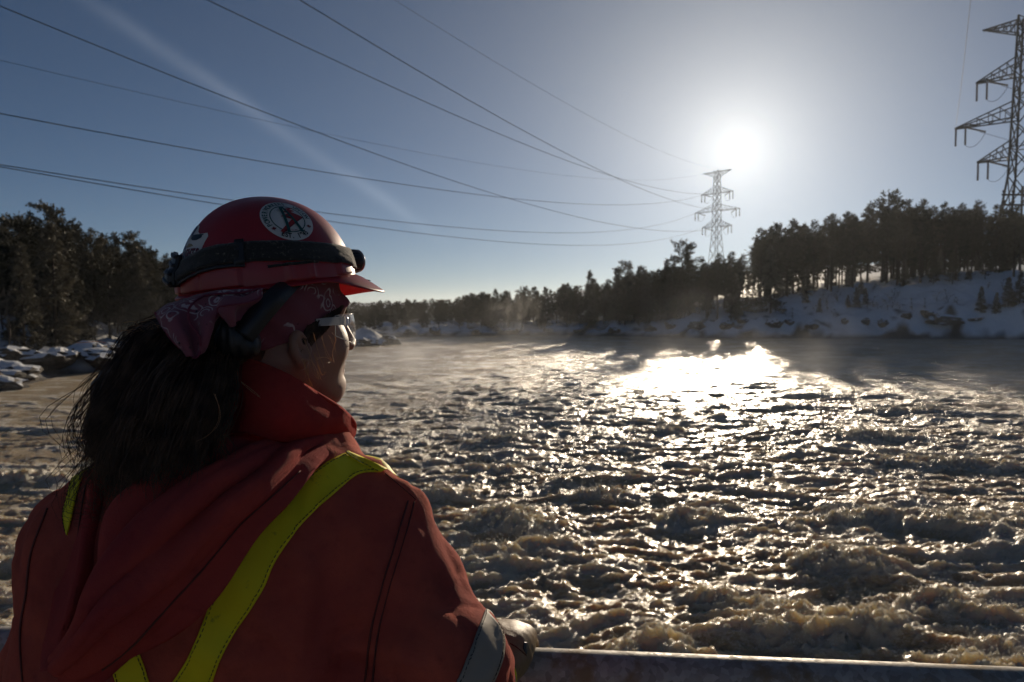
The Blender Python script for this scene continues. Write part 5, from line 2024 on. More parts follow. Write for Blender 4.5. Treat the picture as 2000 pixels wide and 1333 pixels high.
for sy in (-1, 1):
    pts = [(0.060, sy * 0.0775, 0.002), (0.042, sy * 0.0780, 0.001), (0.026, sy * 0.0765, 0.000), (0.008, sy * 0.0715, -0.002), (-0.016, sy * 0.068, -0.006)]
    C_ = catmull(np.array(pts), 6)
    m = MB()
    sec = []
    for i, p in enumerate(C_):
        hh_ = 0.0062 - 0.0018 * i / len(C_)
        for dy, dz_ in ((-0.0014, -hh_), (0.0014, -hh_), (0.0014, hh_), (-0.0014, hh_)):
            sec.append(H2W(p + np.array((0, dy, dz_))))
    n_ = len(C_)
    fs = [(i * 4 + k, i * 4 + (k + 1) % 4, i * 4 + 4 + (k + 1) % 4, i * 4 + 4 + k) for i in range(n_ - 1) for k in range(4)] + [(0, 1, 2, 3), ((n_ - 1) * 4 + 3, (n_ - 1) * 4 + 2, (n_ - 1) * 4 + 1, (n_ - 1) * 4)]
    te = m.add(sec, fs).build('temple', M_TEMPLE, gl)
    add_mod(te, 'BEVEL', width=0.0007, segments=2)
    hb = MB()
    for xx in (0.050, 0.054, 0.058):
        hb.tube([H2W((xx + 0.005, sy * 0.0790, -0.004)), H2W((xx + 0.005, sy * 0.0790, 0.008))], 0.0011, 6)
    hb.build('hinge', M_TEMPLE, te)

# =================================================================== PERSON: jacket
SLEEVE_R = [((705, 1070, 1.02), 0.092), ((775, 1165, 1.0), 0.091), ((862, 1300, 0.95), 0.084), ((915, 1320, 1.05), 0.066), ((943, 1326, 1.15), 0.050)]
SLEEVE_L = [((190, 1085, 0.98), 0.088), ((140, 1330, 0.95), 0.085), ((118, 1470, 0.99), 0.078), ((150, 1430, 1.12), 0.062), ((190, 1395, 1.24), 0.050)]


def chain(g, pts, k=0.02):
    d = None
    for (a, ra), (b, rb) in zip(pts[:-1], pts[1:]):
        e = sd_cone(g, CF(*a), ra, CF(*b), rb)
        d = e if d is None else smin(d, e, k)
    return d


def jacket_core(g):
    d = sd_cone(g, CF(325, 1075, 0.99), 0.142, CF(335, 1560, 0.99), 0.15)
    d = smin(d, sd_cone(g, CF(535, 1075, 1.01), 0.142, CF(545, 1560, 1.01), 0.15), 0.06)
    d = smin(d, sd_cone(g, CF(190, 1085, 0.98), 0.088, CF(540, 930, 1.04), 0.086), 0.05)
    d = smin(d, sd_cone(g, CF(705, 1070, 1.02), 0.092, CF(560, 920, 1.05), 0.086), 0.05)
    d = smin(d, sd_cone(g, CF(553, 835, 1.07), 0.070, CF(545, 945, 1.05), 0.095), 0.05)
    return d


def jacket_field(g):
    d = jacket_core(g)
    # slight hollow between the shoulder blades and a waist drape
    sr, sl = chain(g, SLEEVE_R), chain(g, SLEEVE_L)
    # sleeve ends are cut off square just before the glove
    a, b = CF(915, 1320, 1.05), CF(943, 1326, 1.15)
    ax = (b - a) / np.linalg.norm(b - a)
    sr = np.maximum(sr, ((g - b.astype(np.float32)) @ ax.astype(np.float32)) - 0.012)
    a, b = CF(150, 1430, 1.12), CF(190, 1395, 1.24)
    ax = (b - a) / np.linalg.norm(b - a)
    sl = np.maximum(sl, ((g - b.astype(np.float32)) @ ax.astype(np.float32)) - 0.012)
    d = smin(d, sr, 0.035)
    d = smin(d, sl, 0.035)
    # pointed shoulder seam corner
    d = smin(d, sd_cone(g, CF(735, 935, 1.035), 0.020, CF(803, 985, 1.02), 0.016), 0.030)
    # folds
    p = g
    q = np.stack([p[..., 0] * 11 + p[..., 2] * 4, p[..., 1] * 9, p[..., 2] * 5 - p[..., 0] * 5], -1)
    d = d - near_noise(q, d, lambda w: 0.0085 * perlin3(w) + 0.0030 * perlin3(w * 2.4 + 7) - 0.0042 * np.clip(1 - 4.5 * np.abs(perlin3(w * 0.9 + 21)), 0, 1) - 0.003 * np.clip(1 - 5 * np.abs(perlin3(w * 2.1 + 4)), 0, 1), 0.035)
    # creases radiating from the armpit down the back of the sleeve
    c = CF(600, 1290, 0.90)
    r = np.sqrt(((p - c.astype(np.float32)) ** 2).sum(-1))
    an = np.arctan2(p[..., 2] - c[2], p[..., 0] - c[0])
    d = d - 0.0050 * np.sin(an * 9 + 4 * r) * np.exp(-((r - 0.13) / 0.09) ** 2)
    # elbow creases
    c = CF(880, 1290, 0.93)
    r = np.sqrt(((p - c.astype(np.float32)) ** 2).sum(-1))
    an = np.arctan2(p[..., 2] - c[2], p[..., 0] - c[0])
    d = d - 0.0035 * np.sin(an * 7 + 30 * r) * np.exp(-(r / 0.075) ** 2)
    # long vertical drape folds low on the left back and under the right arm
    d = d - 0.004 * np.sin(p[..., 0] * 75 + p[..., 2] * 14) * sstep(-0.30, -0.42, p[..., 2]) * sstep(-0.12, -0.2, p[..., 0])
    return d


V, Q = field(jacket_field, (-0.86, 0.70, -0.86), (0.16, 1.32, -0.075), 0.0055)
jacket = mesh_obj('jacket', c2w(V), Q, M_JACKET, person)
jacket['label'] = 'orange-red work jacket with hood, yellow bands and a grey sleeve band'
add_mod(jacket, 'SMOOTH', factor=0.5, iterations=2)
BV_J = bvh_of(jacket)

# standing collar, open towards the front right
rows = [[(425, 742, 1.00), (455, 716, 0.972), (490, 707, 0.958), (560, 734, 0.958), (620, 770, 0.985), (664, 798, 1.030), (690, 824, 1.075), (692, 842, 1.10)],
        [(420, 772, 0.985), (450, 755, 0.952), (490, 748, 0.935), (555, 776, 0.936), (615, 806, 0.966), (655, 825, 1.020), (680, 845, 1.070), (686, 854, 1.095)],
        [(415, 812, 0.972), (446, 802, 0.942), (485, 798, 0.924), (545, 818, 0.926), (602, 838, 0.962), (640, 848, 1.018), (668, 862, 1.065), (677, 866, 1.09)],
        [(410, 850, 0.965), (442, 848, 0.940), (480, 846, 0.925), (535, 858, 0.935), (590, 866, 0.975), (630, 868, 1.030), (660, 876, 1.070), (668, 878, 1.09)]]
collar = patch('collar', rows, M_COLLAR, jacket, 8, 0.006, lambda U, V_, G: 0.004 * perlin3(G * 22) + 0.003 * np.sin(U * 5 + V_ * 9) * U)
# far side of the collar behind the neck
rows = [[(425, 742, 1.00), (440, 735, 1.05), (500, 745, 1.12), (570, 775, 1.15), (640, 810, 1.14), (688, 838, 1.11)],
        [(415, 800, 0.985), (430, 795, 1.05), (500, 805, 1.13), (570, 825, 1.16), (640, 845, 1.15), (680, 858, 1.11)],
        [(410, 860, 0.975), (425, 860, 1.05), (500, 865, 1.14), (570, 870, 1.17), (640, 875, 1.15), (668, 880, 1.11)]]
patch('collar_far_side', rows, M_COLLAR, jacket, 6, 0.006)
hem_tube([(425, 742, 1.00), (455, 716, 0.972), (490, 707, 0.958), (560, 734, 0.958), (620, 770, 0.985), (664, 798, 1.030), (690, 824, 1.075), (692, 842, 1.10), (686, 856, 1.096), (674, 870, 1.09)], 0.0032, 'collar_edge', M_COLLAR, jacket)

# hood lying on the back: broad sweep from the right shoulder to the hanging tip at the lower left
def folds(U, V_, G):
    env = np.sin(np.pi * np.clip(U, 0.02, 0.98)) ** 0.6
    f1_ = np.abs(np.sin(np.pi * (3.1 * V_ + 0.45 * np.sin(U * 5.0) + 0.25)))
    f2_ = np.abs(np.sin(np.pi * (5.3 * V_ - 0.9 * U + 0.1)))
    return (0.017 * (f1_ - 0.5) + 0.006 * (f2_ - 0.5)) * env + 0.005 * perlin3(G * np.array((14, 14, 14))) + 0.010 * (1 - sstep(0.0, 0.10, V_)) * env


hood_rows = [
    [(667, 880, 1.035), (652, 856, 1.030), (632, 846, 1.025), (600, 846, 1.010), (560, 862, 0.990), (520, 860, 0.975)],
    [(613, 908, 0.960), (593, 882, 0.945), (566, 872, 0.935), (528, 872, 0.928), (490, 870, 0.925), (455, 866, 0.930)],
    [(549, 976, 0.888), (526, 945, 0.868), (497, 925, 0.863), (455, 908, 0.860), (410, 898, 0.866), (370, 890, 0.880)],
    [(489, 1036, 0.854), (461, 1001, 0.831), (430, 975, 0.823), (385, 952, 0.821), (340, 935, 0.830), (300, 925, 0.850)],
    [(407, 1141, 0.828), (381, 1099, 0.798), (350, 1062, 0.781), (310, 1025, 0.778), (275, 1000, 0.792), (246, 975, 0.823)],
    [(328, 1217, 0.811), (302, 1183, 0.775), (275, 1148, 0.748), (245, 1112, 0.742), (222, 1078, 0.758), (215, 1040, 0.798)],
    [(249, 1277, 0.804), (229, 1245, 0.764), (210, 1216, 0.733), (191, 1186, 0.722), (178, 1172, 0.736), (186, 1150, 0.778)],
    [(185, 1330, 0.809), (170, 1300, 0.772), (158, 1275, 0.744), (150, 1255, 0.736), (150, 1240, 0.750), (160, 1226, 0.786)],
    [(135, 1345, 0.820), (122, 1330, 0.787), (112, 1316, 0.764), (104, 1304, 0.758), (103, 1292, 0.768), (118, 1270, 0.797)],
]
hood = patch('hood', hood_rows, M_HOOD, jacket, 8, 0.006, folds)
# inside of the hood seen in the opening, and the left half that falls beside it
rows = [[(246, 940, 0.886), (225, 935, 0.906), (205, 930, 0.898), (180, 930, 0.906), (160, 935, 0.933)],
        [(244, 985, 0.882), (222, 985, 0.910), (200, 980, 0.885), (172, 985, 0.874), (148, 995, 0.910)],
        [(240, 1050, 0.886), (214, 1050, 0.919), (190, 1045, 0.882), (160, 1050, 0.855), (130, 1060, 0.894)],
        [(238, 1120, 0.882), (206, 1120, 0.921), (180, 1120, 0.874), (150, 1120, 0.837), (118, 1130, 0.879)],
        [(215, 1190, 0.872), (182, 1195, 0.908), (160, 1190, 0.860), (135, 1195, 0.824), (108, 1205, 0.866)],
        [(180, 1250, 0.854), (152, 1255, 0.864), (136, 1250, 0.844), (115, 1260, 0.829), (95, 1265, 0.861)],
        [(140, 1300, 0.844), (122, 1305, 0.846), (112, 1305, 0.832), (100, 1310, 0.822), (88, 1312, 0.848)]]
hood_l = patch('hood_lining', rows, M_HOOD, jacket, 8, 0.005, lambda U, V_, G: 0.004 * np.sin(V_ * 12 + U * 3) + 0.003 * perlin3(G * 18))
hem_tube([(245, 958, 0.842), (232, 992, 0.838), (218, 1025, 0.832), (216, 1040, 0.828), (224, 1062, 0.815), (240, 1095, 0.800)], 0.0018, 'frayed_edge', M_HOOD, jacket)
BV_H = bvh_of(hood)
# stitched seam along the hood, one hand's breadth in from its lower edge
seam_c = [(586, 922), (532, 970), (474, 1020), (428, 1072), (376, 1130), (312, 1198), (250, 1262), (196, 1305)]
laid_strip('hood_seam', BV_H, [(x - 1.3, y - 1.3) for x, y in seam_c], [(x + 1.3, y + 1.3) for x, y in seam_c], M_SEAM, jacket, 0.0036, 0.0014, 8, 2, 0.86)


def strip_with_stitch(name, left, right, mat, stitch_sides, **kw):
    o = laid_strip(name, BV_J, left, right, mat, jacket, **kw)
    L_, R_ = catmull(np.array(left, float), 10), catmull(np.array(right, float), 10)
    for sd in stitch_sides:
        m = MB()
        prev = None
        f0 = 0.10 if sd == 'l' else 0.90
        path = L_ + (R_ - L_) * f0
        acc = 0.0
        on = True
        seg = []
        fine = catmull(path[::3], 14)
        off = kw.get('offset', 0.002) + kw.get('thick', 0.0018) * 0.5 + 0.0007
        last = None
        for p in fine:
            l, n_ = cast(BV_J, p[0], p[1], kw.get('guess', 0.95))
            q = l + n_ * off
            if last is not None:
                acc += (q - last).length
            last = q
            if on:
                seg.append(q)
            if acc > (0.0042 if on else 0.0012):
                if on and len(seg) > 1:
                    m.tube(seg, 0.00055, 4)
                seg = []
                acc = 0.0
                on = not on
        if m.v:
            so = m.build('stitching', M_STITCH, o)
    return o


SA_R = [(737, 924), (699, 930), (653, 968), (618, 998), (582, 1037), (539, 1101), (521, 1144), (496, 1186), (457, 1243), (429, 1300), (415, 1350)]
SA_L = [(668, 886), (632, 906), (585, 945), (553, 975), (515, 1020), (462, 1090), (432, 1130), (405, 1185), (376, 1261), (347, 1312), (322, 1350)]
strip_with_stitch('yellow_band', SA_L, SA_R, M_YELLOW, 'rl', wrap_start=9, wrap_dir=(0.15, 0.8, -0.5), nv=8)
SF_A = [(676, 884), (700, 893), (730, 906), (754, 918)]
SF_B = [(671, 887), (690, 903), (715, 916), (740, 926)]
strip_with_stitch('yellow_band', SF_A, SF_B, M_YELLOW, 'r', nv=3, guess=1.03, offset=0.0035)
SB_R = [(258, 1225), (277, 1278), (287, 1306), (300, 1350)]
SB_L = [(188, 1235), (207, 1284), (216, 1310), (229, 1350)]
strip_with_stitch('yellow_band', SB_L, SB_R, M_YELLOW, 'rl', nv=6, guess=0.86)
SC_L = [(172, 900), (150, 925), (134, 962), (127, 1000), (128, 1028), (134, 1047)]
SC_R = [(176, 898), (167, 925), (156, 962), (147, 1000), (141, 1025), (134.5, 1047)]
strip_with_stitch('yellow_band', SC_L, SC_R, M_YELLOW, 'l', nv=4, guess=0.93, offset=0.003)
SG_L = [(946, 1191), (936, 1216), (918, 1262), (902, 1300), (880, 1350)]
SG_R = [(972, 1222), (984, 1246), (984, 1280), (974, 1310), (956, 1350)]
strip_with_stitch('grey_band', SG_L, SG_R, M_SILVER, 'lr', nv=7, guess=0.98, offset=0.0022, wrap_start=13, wrap_end=8, wrap_dir=(0.15, 0.75, -0.65))
# armhole seam of the right sleeve: two lines of stitching and a raised edge
for dx, w_ in ((0, 2.2), (15, 1.6)):
    cl = [(797 + dx * 0.8, 978 + dx * 0.1), (784 + dx, 1020), (768 + dx, 1075), (748 + dx, 1140), (730 + dx, 1210), (720 + dx, 1270), (712 + dx, 1350)]
    laid_strip('armhole_seam', BV_J, [(x - w_, y) for x, y in cl], [(x + w_, y) for x, y in cl], M_SEAM, jacket, 0.0010, 0.0016, 8, 2, 0.97)
cl = [(752, 921), (775, 940), (795, 957), (812, 972)]
laid_strip('shoulder_seam', BV_J, [(x - 2, y + 3) for x, y in cl], [(x + 1, y + 6) for x, y in cl], M_SEAM, jacket, 0.001, 0.0016, 8, 2, 1.02)
cl = [(178, 915), (166, 960), (158, 1010), (152, 1060)]
laid_strip('shoulder_seam', BV_J, [(x - 1, y) for x, y in cl], [(x + 1, y) for x, y in cl], M_SEAM, jacket, 0.001, 0.0014, 8, 2, 0.92)
cl = [(95, 990), (62, 1080), (52, 1160), (40, 1240), (46, 1350)]
laid_strip('armhole_seam', BV_J, [(x - 1.5, y) for x, y in cl], [(x + 1.5, y) for x, y in cl], M_SEAM, jacket, 0.001, 0.0016, 8, 2, 0.95)

# trousers and boots (below the picture, but she stands on the deck)
WZ = DECK_Z - CAM_H


def pants_field(g):
    d = None
    for px0, sgn in ((325, -1), (545, 1)):
        hip = CF(px0, 1480, 1.0)
        knee = np.array((hip[0] + 0.02 * sgn, 1.00, -1.08))
        ank = np.array((hip[0] + 0.03 * sgn, 0.96, -1.46))
        e = smin(sd_cone(g, hip, 0.125, knee, 0.085), sd_cone(g, knee, 0.085, ank, 0.07), 0.02)
        d = e if d is None else smin(d, e, 0.05)
    return d - near_noise(g, d, lambda w: 0.006 * perlin3(w * 9))


V, Q = field(pants_field, (-0.72, 0.78, -1.60), (-0.12, 1.22, -0.40), 0.011)
mesh_obj('trousers', c2w(V), Q, M_PANTS, person)
for px0, sgn in ((325, -1), (545, 1)):
    hx = CF(px0, 1480, 1.0)[0] + 0.03 * sgn
    wp_ = np.array((hx, 0.96 * CP - 1.46 * SP, 0))
    lo_, hi_ = np.array((hx - 0.09, 0.70, 3.38)), np.array((hx + 0.09, 1.24, 3.66))

    def boot_field(g, hx=hx, y0=wp_[1]):
        d = sd_cone(g, (hx, y0, DECK_Z + 0.22), 0.058, (hx, y0, DECK_Z + 0.06), 0.050)
        d = smin(d, sd_cone(g, (hx, y0 - 0.02, DECK_Z + 0.045), 0.046, (hx + 0.03, y0 + 0.17, DECK_Z + 0.04), 0.044), 0.03)
        return np.maximum(d, DECK_Z + 0.003 - g[..., 2])
    V, Q = field(boot_field, lo_, hi_, 0.009)
    mesh_obj('boot', V, Q, M_BOOT, person)

# =================================================================== gloved hands on the rail
def glove_field(wr, kn, rail_c, rail_dir, s=1.0):
    """fingers hooked over the far side of the rail; all points in world axes"""
    wr, kn, rail_c, rd = (np.asarray(q, float) for q in (wr, kn, rail_c, rail_dir))

    def f(g):
        d = sd_cone(g, wr, 0.034, wr + (kn - wr) * 0.45, 0.041)
        for k in range(4):
            o = (k - 1.5) * 0.0215 * s
            base = kn + rd * o
            e = sd_cone(g, wr + (kn - wr) * 0.35 + rd * o * 0.7, 0.024, base, 0.0185)
            d = smin(d, e, 0.018)
        for k in range(4):
            o = (k - 1.5) * 0.0225
            ln = (0.92, 1.0, 0.97, 0.82)[k]
            base = kn + rd * o
            fw = np.array((0, 1, 0)) - rd * rd[1]
            p1 = rail_c + rd * ((kn - rail_c) @ rd + o) + fw * 0.046 + np.array((0, 0, 0.026))
            p2 = rail_c + rd * ((kn - rail_c) @ rd + o) + fw * 0.050 * ln + np.array((0, 0, -0.020))
            p3 = rail_c + rd * ((kn - rail_c) @ rd + o) + fw * 0.026 + np.array((0, 0, -0.049 * ln))
            e = sd_cone(g, base, 0.0165, p1, 0.0135)
            e = smin(e, sd_cone(g, p1, 0.0135, p2, 0.0125), 0.006)
            e = smin(e, sd_cone(g, p2, 0.0125, p3, 0.0115), 0.006)
            d = smin(d, e, 0.006)
        # thumb leaves the side of the palm and lies along the near side of the rail
        tb0 = wr + (kn - wr) * 0.35 - rd * 0.030
        tb1 = rail_c + rd * ((kn - rail_c) @ rd - 0.055) + np.array((0, -0.044, 0.012))
        tb2 = rail_c + rd * ((kn - rail_c) @ rd - 0.078) + np.array((0, -0.048, -0.016))
        e = smin(sd_cone(g, tb0, 0.020, tb1, 0.0155), sd_cone(g, tb1, 0.0155, tb2, 0.0135), 0.008)
        d = smin(d, e, 0.014)
        d = smin(d, sd_ell(g, wr + (kn - wr) * 0.72 + np.array((0, 0, 0.004)), (0.050, 0.046, 0.036)), 0.02)
        d = d - near_noise(g, d, lambda w: 0.0020 * perlin3(w * 30) + 0.0008 * perlin3(w * 80), 0.012)
        low = sstep(rail_c[2] + 0.070, rail_c[2] + 0.030, g[..., 2])
        d = d - 0.0022 * low * np.abs(np.sin(g[..., 0] * 95 - g[..., 2] * 55)) + 0.0012 * (1 - sstep(0.0, 0.0022, np.abs(g[..., 2] - rail_c[2] - 0.062 + (g[..., 0] - kn[0]) * 0.55)))
        rr_ = np.sqrt((g[..., 1] - rail_c[1] + (g[..., 0] - rail_c[0]) * 0.088) ** 2 + (g[..., 2] - rail_c[2]) ** 2) - RAIL_R - 0.001
        return np.maximum(d, -rr_)
    return f


RD = np.array((1, -0.088, 0)) / math.hypot(1, 0.088)
for sgn, wrp, kx in ((1, PW(958, 1318, 1.17), -0.008), (-1, PW(195, 1392, 1.26), -0.73)):
    rc_ = np.array((kx, rail_y(kx), RAIL_Z))
    knu = rc_ + np.array((0, -0.010, 0.062))
    rd_ = RD * sgn
    fn = glove_field(wrp, knu, rc_, rd_)
    lo_ = np.minimum(np.minimum(wrp, knu), rc_) - 0.11
    hi_ = np.maximum(np.maximum(wrp, knu), rc_) + 0.11
    V, Q = field(fn, lo_, hi_, 0.0030)
    gv = mesh_obj('glove', V, Q, M_GLOVE, person)
    gv['label'] = 'tan leather work glove resting on the rail' if sgn > 0 else 'tan leather glove of the far hand'
    add_mod(gv, 'SMOOTH', factor=0.5, iterations=2)
    # striped cuff
    w0 = np.asarray(wrp)
    back = (w0 - knu) / np.linalg.norm(w0 - knu)
    for k, (mt_, r_) in enumerate(((M_YELLOW, 0.0435), (M_SILVER, 0.0445), (M_YELLOW, 0.0455), (M_SILVER, 0.0465), (M_YELLOW, 0.0475))):
        p0 = w0 + back * (0.000 + 0.010 * k)
        cuff = MB().tube([p0, p0 + back * 0.0105], [r_, r_ + 0.001], 28).build('cuff_stripe', mt_, gv, True)
    if sgn > 0:
        BV_G = bvh_of(gv)
        lg = [(1022, 1257), (1021, 1262)], [(1031, 1259), (1030, 1264)]
        laid_strip('glove_tag', BV_G, [(1022, 1254), (1020, 1264), (1023, 1272), (1027, 1278)], [(1031, 1255), (1030, 1264), (1030, 1270), (1028, 1279)], M_INK, gv, 0.0006, 0.0006, 4, 3, 1.2)
        laid_strip('glove_seam', BV_G, [(996, 1256), (1008, 1263), (1018, 1271), (1028, 1280)], [(996, 1258), (1008, 1265), (1018, 1273), (1028, 1282)], M_SEAM, gv, 0.0006, 0.001, 6, 2, 1.2)

# =================================================================== hair
GUIDES = [
    [(335, 632, 0.985), (278, 658, 0.955), (234, 712, 0.925), (202, 775, 0.905), (192, 835, 0.90), (200, 892, 0.90)],
    [(342, 640, 0.965), (284, 678, 0.920), (238, 752, 0.895), (208, 832, 0.878), (204, 900, 0.878), (222, 948, 0.880)],
    [(352, 650, 0.950), (300, 700, 0.895), (252, 780, 0.868), (222, 860, 0.858), (218, 920, 0.858), (242, 962, 0.862)],
    [(370, 668, 0.935), (330, 725, 0.880), (290, 805, 0.852), (266, 880, 0.842), (260, 930, 0.842), (280, 972, 0.846)],
    [(394, 680, 0.922), (362, 740, 0.868), (328, 815, 0.842), (304, 885, 0.834), (298, 930, 0.834), (312, 970, 0.838)],
    [(418, 690, 0.918), (394, 750, 0.868), (364, 820, 0.846), (342, 885, 0.838), (334, 925, 0.838), (342, 960, 0.842)],
    [(440, 696, 0.920), (420, 755, 0.880), (396, 820, 0.858), (374, 875, 0.850), (362, 915, 0.850), (364, 945, 0.852)],
    [(458, 700, 0.930), (442, 752, 0.900), (422, 805, 0.880), (402, 850, 0.872), (388, 890, 0.868), (388, 920, 0.868)],
]
GW = np.array([[CF(*p) for p in g] for g in GUIDES])            # (8,6,3)
GW = catmull(GW, 4)                                             # guides interpolated sideways
GW = catmull(GW.transpose(1, 0, 2), 3).transpose(1, 0, 2)       # and lengthwise
NG, NSEG = GW.shape[:2]
Nn = np.cross(np.gradient(GW, axis=0), np.gradient(GW, axis=1))
Nn /= np.linalg.norm(Nn, axis=-1, keepdims=True) + 1e-9
if (Nn * -GW).sum(-1).mean() < 0:
    Nn = -Nn


def hair_mesh(name, count, spread, r0, mat, fly=0.0, depth=(-0.055, 0.006), seed=1, lmin=0.72):
    rs = np.random.default_rng(seed)
    V_, F_ = [], []
    npt = 12
    clumps = [(rs.uniform(0, NG - 1.001), rs.uniform(*depth), rs.normal(size=3) * spread, rs.uniform(6, 13), rs.uniform(0, 6.28), rs.normal(size=3) * spread * 0.9, rs.uniform(lmin, 1.04)) for _ in range(max(8, count // 26))]
    for k in range(count):
        cu, cdep, cd0, cfr, cph, cwv, cln = clumps[k % len(clumps)]
        u = min(max(cu + rs.normal() * 0.35, 0), NG - 1.001)
        i = int(u)
        w_ = u - i
        dep = cdep + rs.normal() * 0.006
        path = GW[i] * (1 - w_) + GW[i + 1] * w_ + (Nn[i] * (1 - w_) + Nn[i + 1] * w_) * dep
        ln = min(1.04, cln + rs.normal() * 0.05)
        st_ = rs.uniform(0, 0.10)
        ts = (st_ + np.linspace(0, 1, npt) * (ln - st_)) * (NSEG - 1)
        ts = np.clip(ts, 0, NSEG - 1.001)
        j = ts.astype(int)
        f_ = (ts - j)[:, None]
        P = path[j] * (1 - f_) + path[j + 1] * f_
        s_ = np.linspace(0, 1, npt)[:, None]
        d0 = cd0 + rs.normal(size=3) * spread * 0.30
        wav = np.sin(s_ * cfr + cph + rs.normal() * 0.25) * cwv * (0.3 + s_)
        P = P + d0 * (0.35 + s_ * 1.1) + wav + rs.normal(size=3) * fly * s_ ** 1.6
        cr = rs.normal(size=3) * 0.010
        P = P + np.sin(np.pi * s_ ** 3) * cr + np.cumsum(rs.normal(size=(npt, 3)) * spread * 0.17, axis=0)
        tn = np.gradient(P, axis=0)
        tn /= np.linalg.norm(tn, axis=1, keepdims=True)
        a_ = np.cross(tn, (0.3, 1, 0.2))
        a_ /= np.linalg.norm(a_, axis=1, keepdims=True)
        b_ = np.cross(tn, a_)
        rad = r0 * rs.uniform(0.7, 1.3) * (1 - 0.75 * s_ ** 2)
        b = len(V_) * 3 * npt
        ring = np.stack([P + (a_ * math.cos(q) + b_ * math.sin(q)) * rad for q in (0, 2.094, 4.189)], 1)
        V_.append(ring.reshape(-1, 3))
        ii = b + np.arange(npt - 1)[:, None] * 3
        for q in range(3):
            q2 = (q + 1) % 3
            F_.append(np.concatenate([ii + q, ii + q2, ii + 3 + q2, ii + 3 + q], 1))
    return np_mesh_child(name, np.concatenate(V_), np.concatenate(F_), mat)


def tag_stuff(fn):
    return lambda *a: tag(fn(*a), kind='stuff')


def np_mesh_child(name, V_, F_, mat):
    o = np_mesh(name, c2w(V_), F_, mat)
    o.parent = person
    o.matrix_parent_inverse = person.matrix_world.inverted()
    return o


def hair_base(g):
    d = None
    pts = [((415, 668, 0.990), 0.048), ((350, 705, 0.960), 0.050), ((298, 780, 0.935), 0.050), ((275, 850, 0.915), 0.044), ((270, 905, 0.900), 0.030)]
    d = chain(g, pts, 0.02)
    pts = [((425, 690, 0.972), 0.040), ((380, 770, 0.930), 0.038), ((345, 850, 0.900), 0.034), ((328, 900, 0.888), 0.022)]
    d = smin(d, chain(g, pts, 0.02), 0.03)
    d = smin(d, chain(g, [((305, 690, 0.965), 0.034), ((256, 760, 0.940), 0.034), ((232, 835, 0.920), 0.030), ((232, 890, 0.905), 0.020)], 0.02), 0.03)
    # close-lying hair behind the ear and at the nape
    d = smin(d, sd_cone(g, CF(450, 660, 0.985), 0.050, CF(490, 690, 1.000), 0.026), 0.03)
    q = np.stack([g[..., 0] * 70 + g[..., 2] * 30, g[..., 1] * 60, g[..., 2] * 12], -1)
    return d - near_noise(q, d, lambda w: 0.006 * perlin3(w), 0.02)


V, Q = field(hair_base, CF(150, 640, 0.9) + np.array((0, -0.13, -0.25)), CF(560, 600, 1.0) + np.array((0.03, 0.09, 0.03)), 0.0045)
mesh_obj('hair', c2w(V), Q, M_HAIR, person)
tag_stuff(hair_mesh)('hair_strands', 7200, 0.0075, 0.00047, M_HAIR, 0.007, (-0.055, 0.008), 1)
tag_stuff(hair_mesh)('loose_hair', 130, 0.008, 0.00026, M_HAIR, 0.013, (-0.04, 0.014), 2, 0.8)
# fine wisps over the cheek, ear and jacket, sunlight painted in by paler hair
ws = MB()
WISP = [[(593, 662, 0.975), (605, 690, 0.985), (612, 715, 0.99), (618, 738, 0.995)], [(612, 650, 0.985), (622, 690, 1.0), (634, 720, 1.005)], [(628, 660, 0.99), (640, 690, 1.01), (648, 705, 1.02), (640, 712, 1.01)],
        [(592, 700, 0.97), (598, 725, 0.975), (606, 745, 0.98), (616, 765, 0.985)], [(594, 705, 0.97), (600, 735, 0.975), (610, 752, 0.98)], [(596, 712, 0.972), (604, 740, 0.978), (614, 770, 0.982)],
        [(605, 702, 0.98), (618, 722, 0.99), (622, 742, 0.99)], [(618, 700, 0.985), (632, 698, 0.995), (646, 704, 1.01), (636, 710, 1.0)], [(640, 655, 1.01), (652, 668, 1.02), (656, 690, 1.03)],
        [(648, 650, 1.02), (655, 662, 1.03), (650, 690, 1.02), (652, 708, 1.02)], [(615, 690, 0.985), (628, 730, 0.995), (638, 728, 1.0)], [(420, 770, 0.845), (428, 800, 0.84), (424, 828, 0.838), (405, 852, 0.836), (385, 862, 0.834)],
        [(470, 745, 0.905), (490, 760, 0.91), (508, 775, 0.91)], [(655, 880, 0.985), (648, 905, 0.975), (622, 925, 0.955), (612, 950, 0.94)]]
for wp_ in WISP:
    for rep in range(2):
        C_ = catmull(np.array([CF(*p) for p in wp_]) + rng.normal(size=(len(wp_), 3)) * 0.0016 * rep, 7)
        ws.tube([tuple(p) for p in c2w(C_)], [0.00036 * (1 - 0.6 * i / len(C_)) for i in range(len(C_))], 3, cap=False)
for k in range(26):
    a_ = np.array((rng.uniform(225, 330), 0, 0))
    px0 = a_[0]
    py0 = np.interp(px0, [225, 270, 330], [690, 655, 632])
    dx, dy = rng.normal() * 22 - 12, -abs(rng.normal()) * 20 - 4
    C_ = catmull(np.array([CF(px0 + 8, py0 + 12, 0.925), CF(px0 + dx * 0.3, py0 + dy * 0.5, 0.92), CF(px0 + dx, py0 + dy * 0.6 + 4, 0.92)]), 6)
    ws.tube([tuple(p) for p in c2w(C_)], 0.00026, 3, cap=False)
tag(ws.build('hair_wisps', M_WISP, person), kind='stuff')
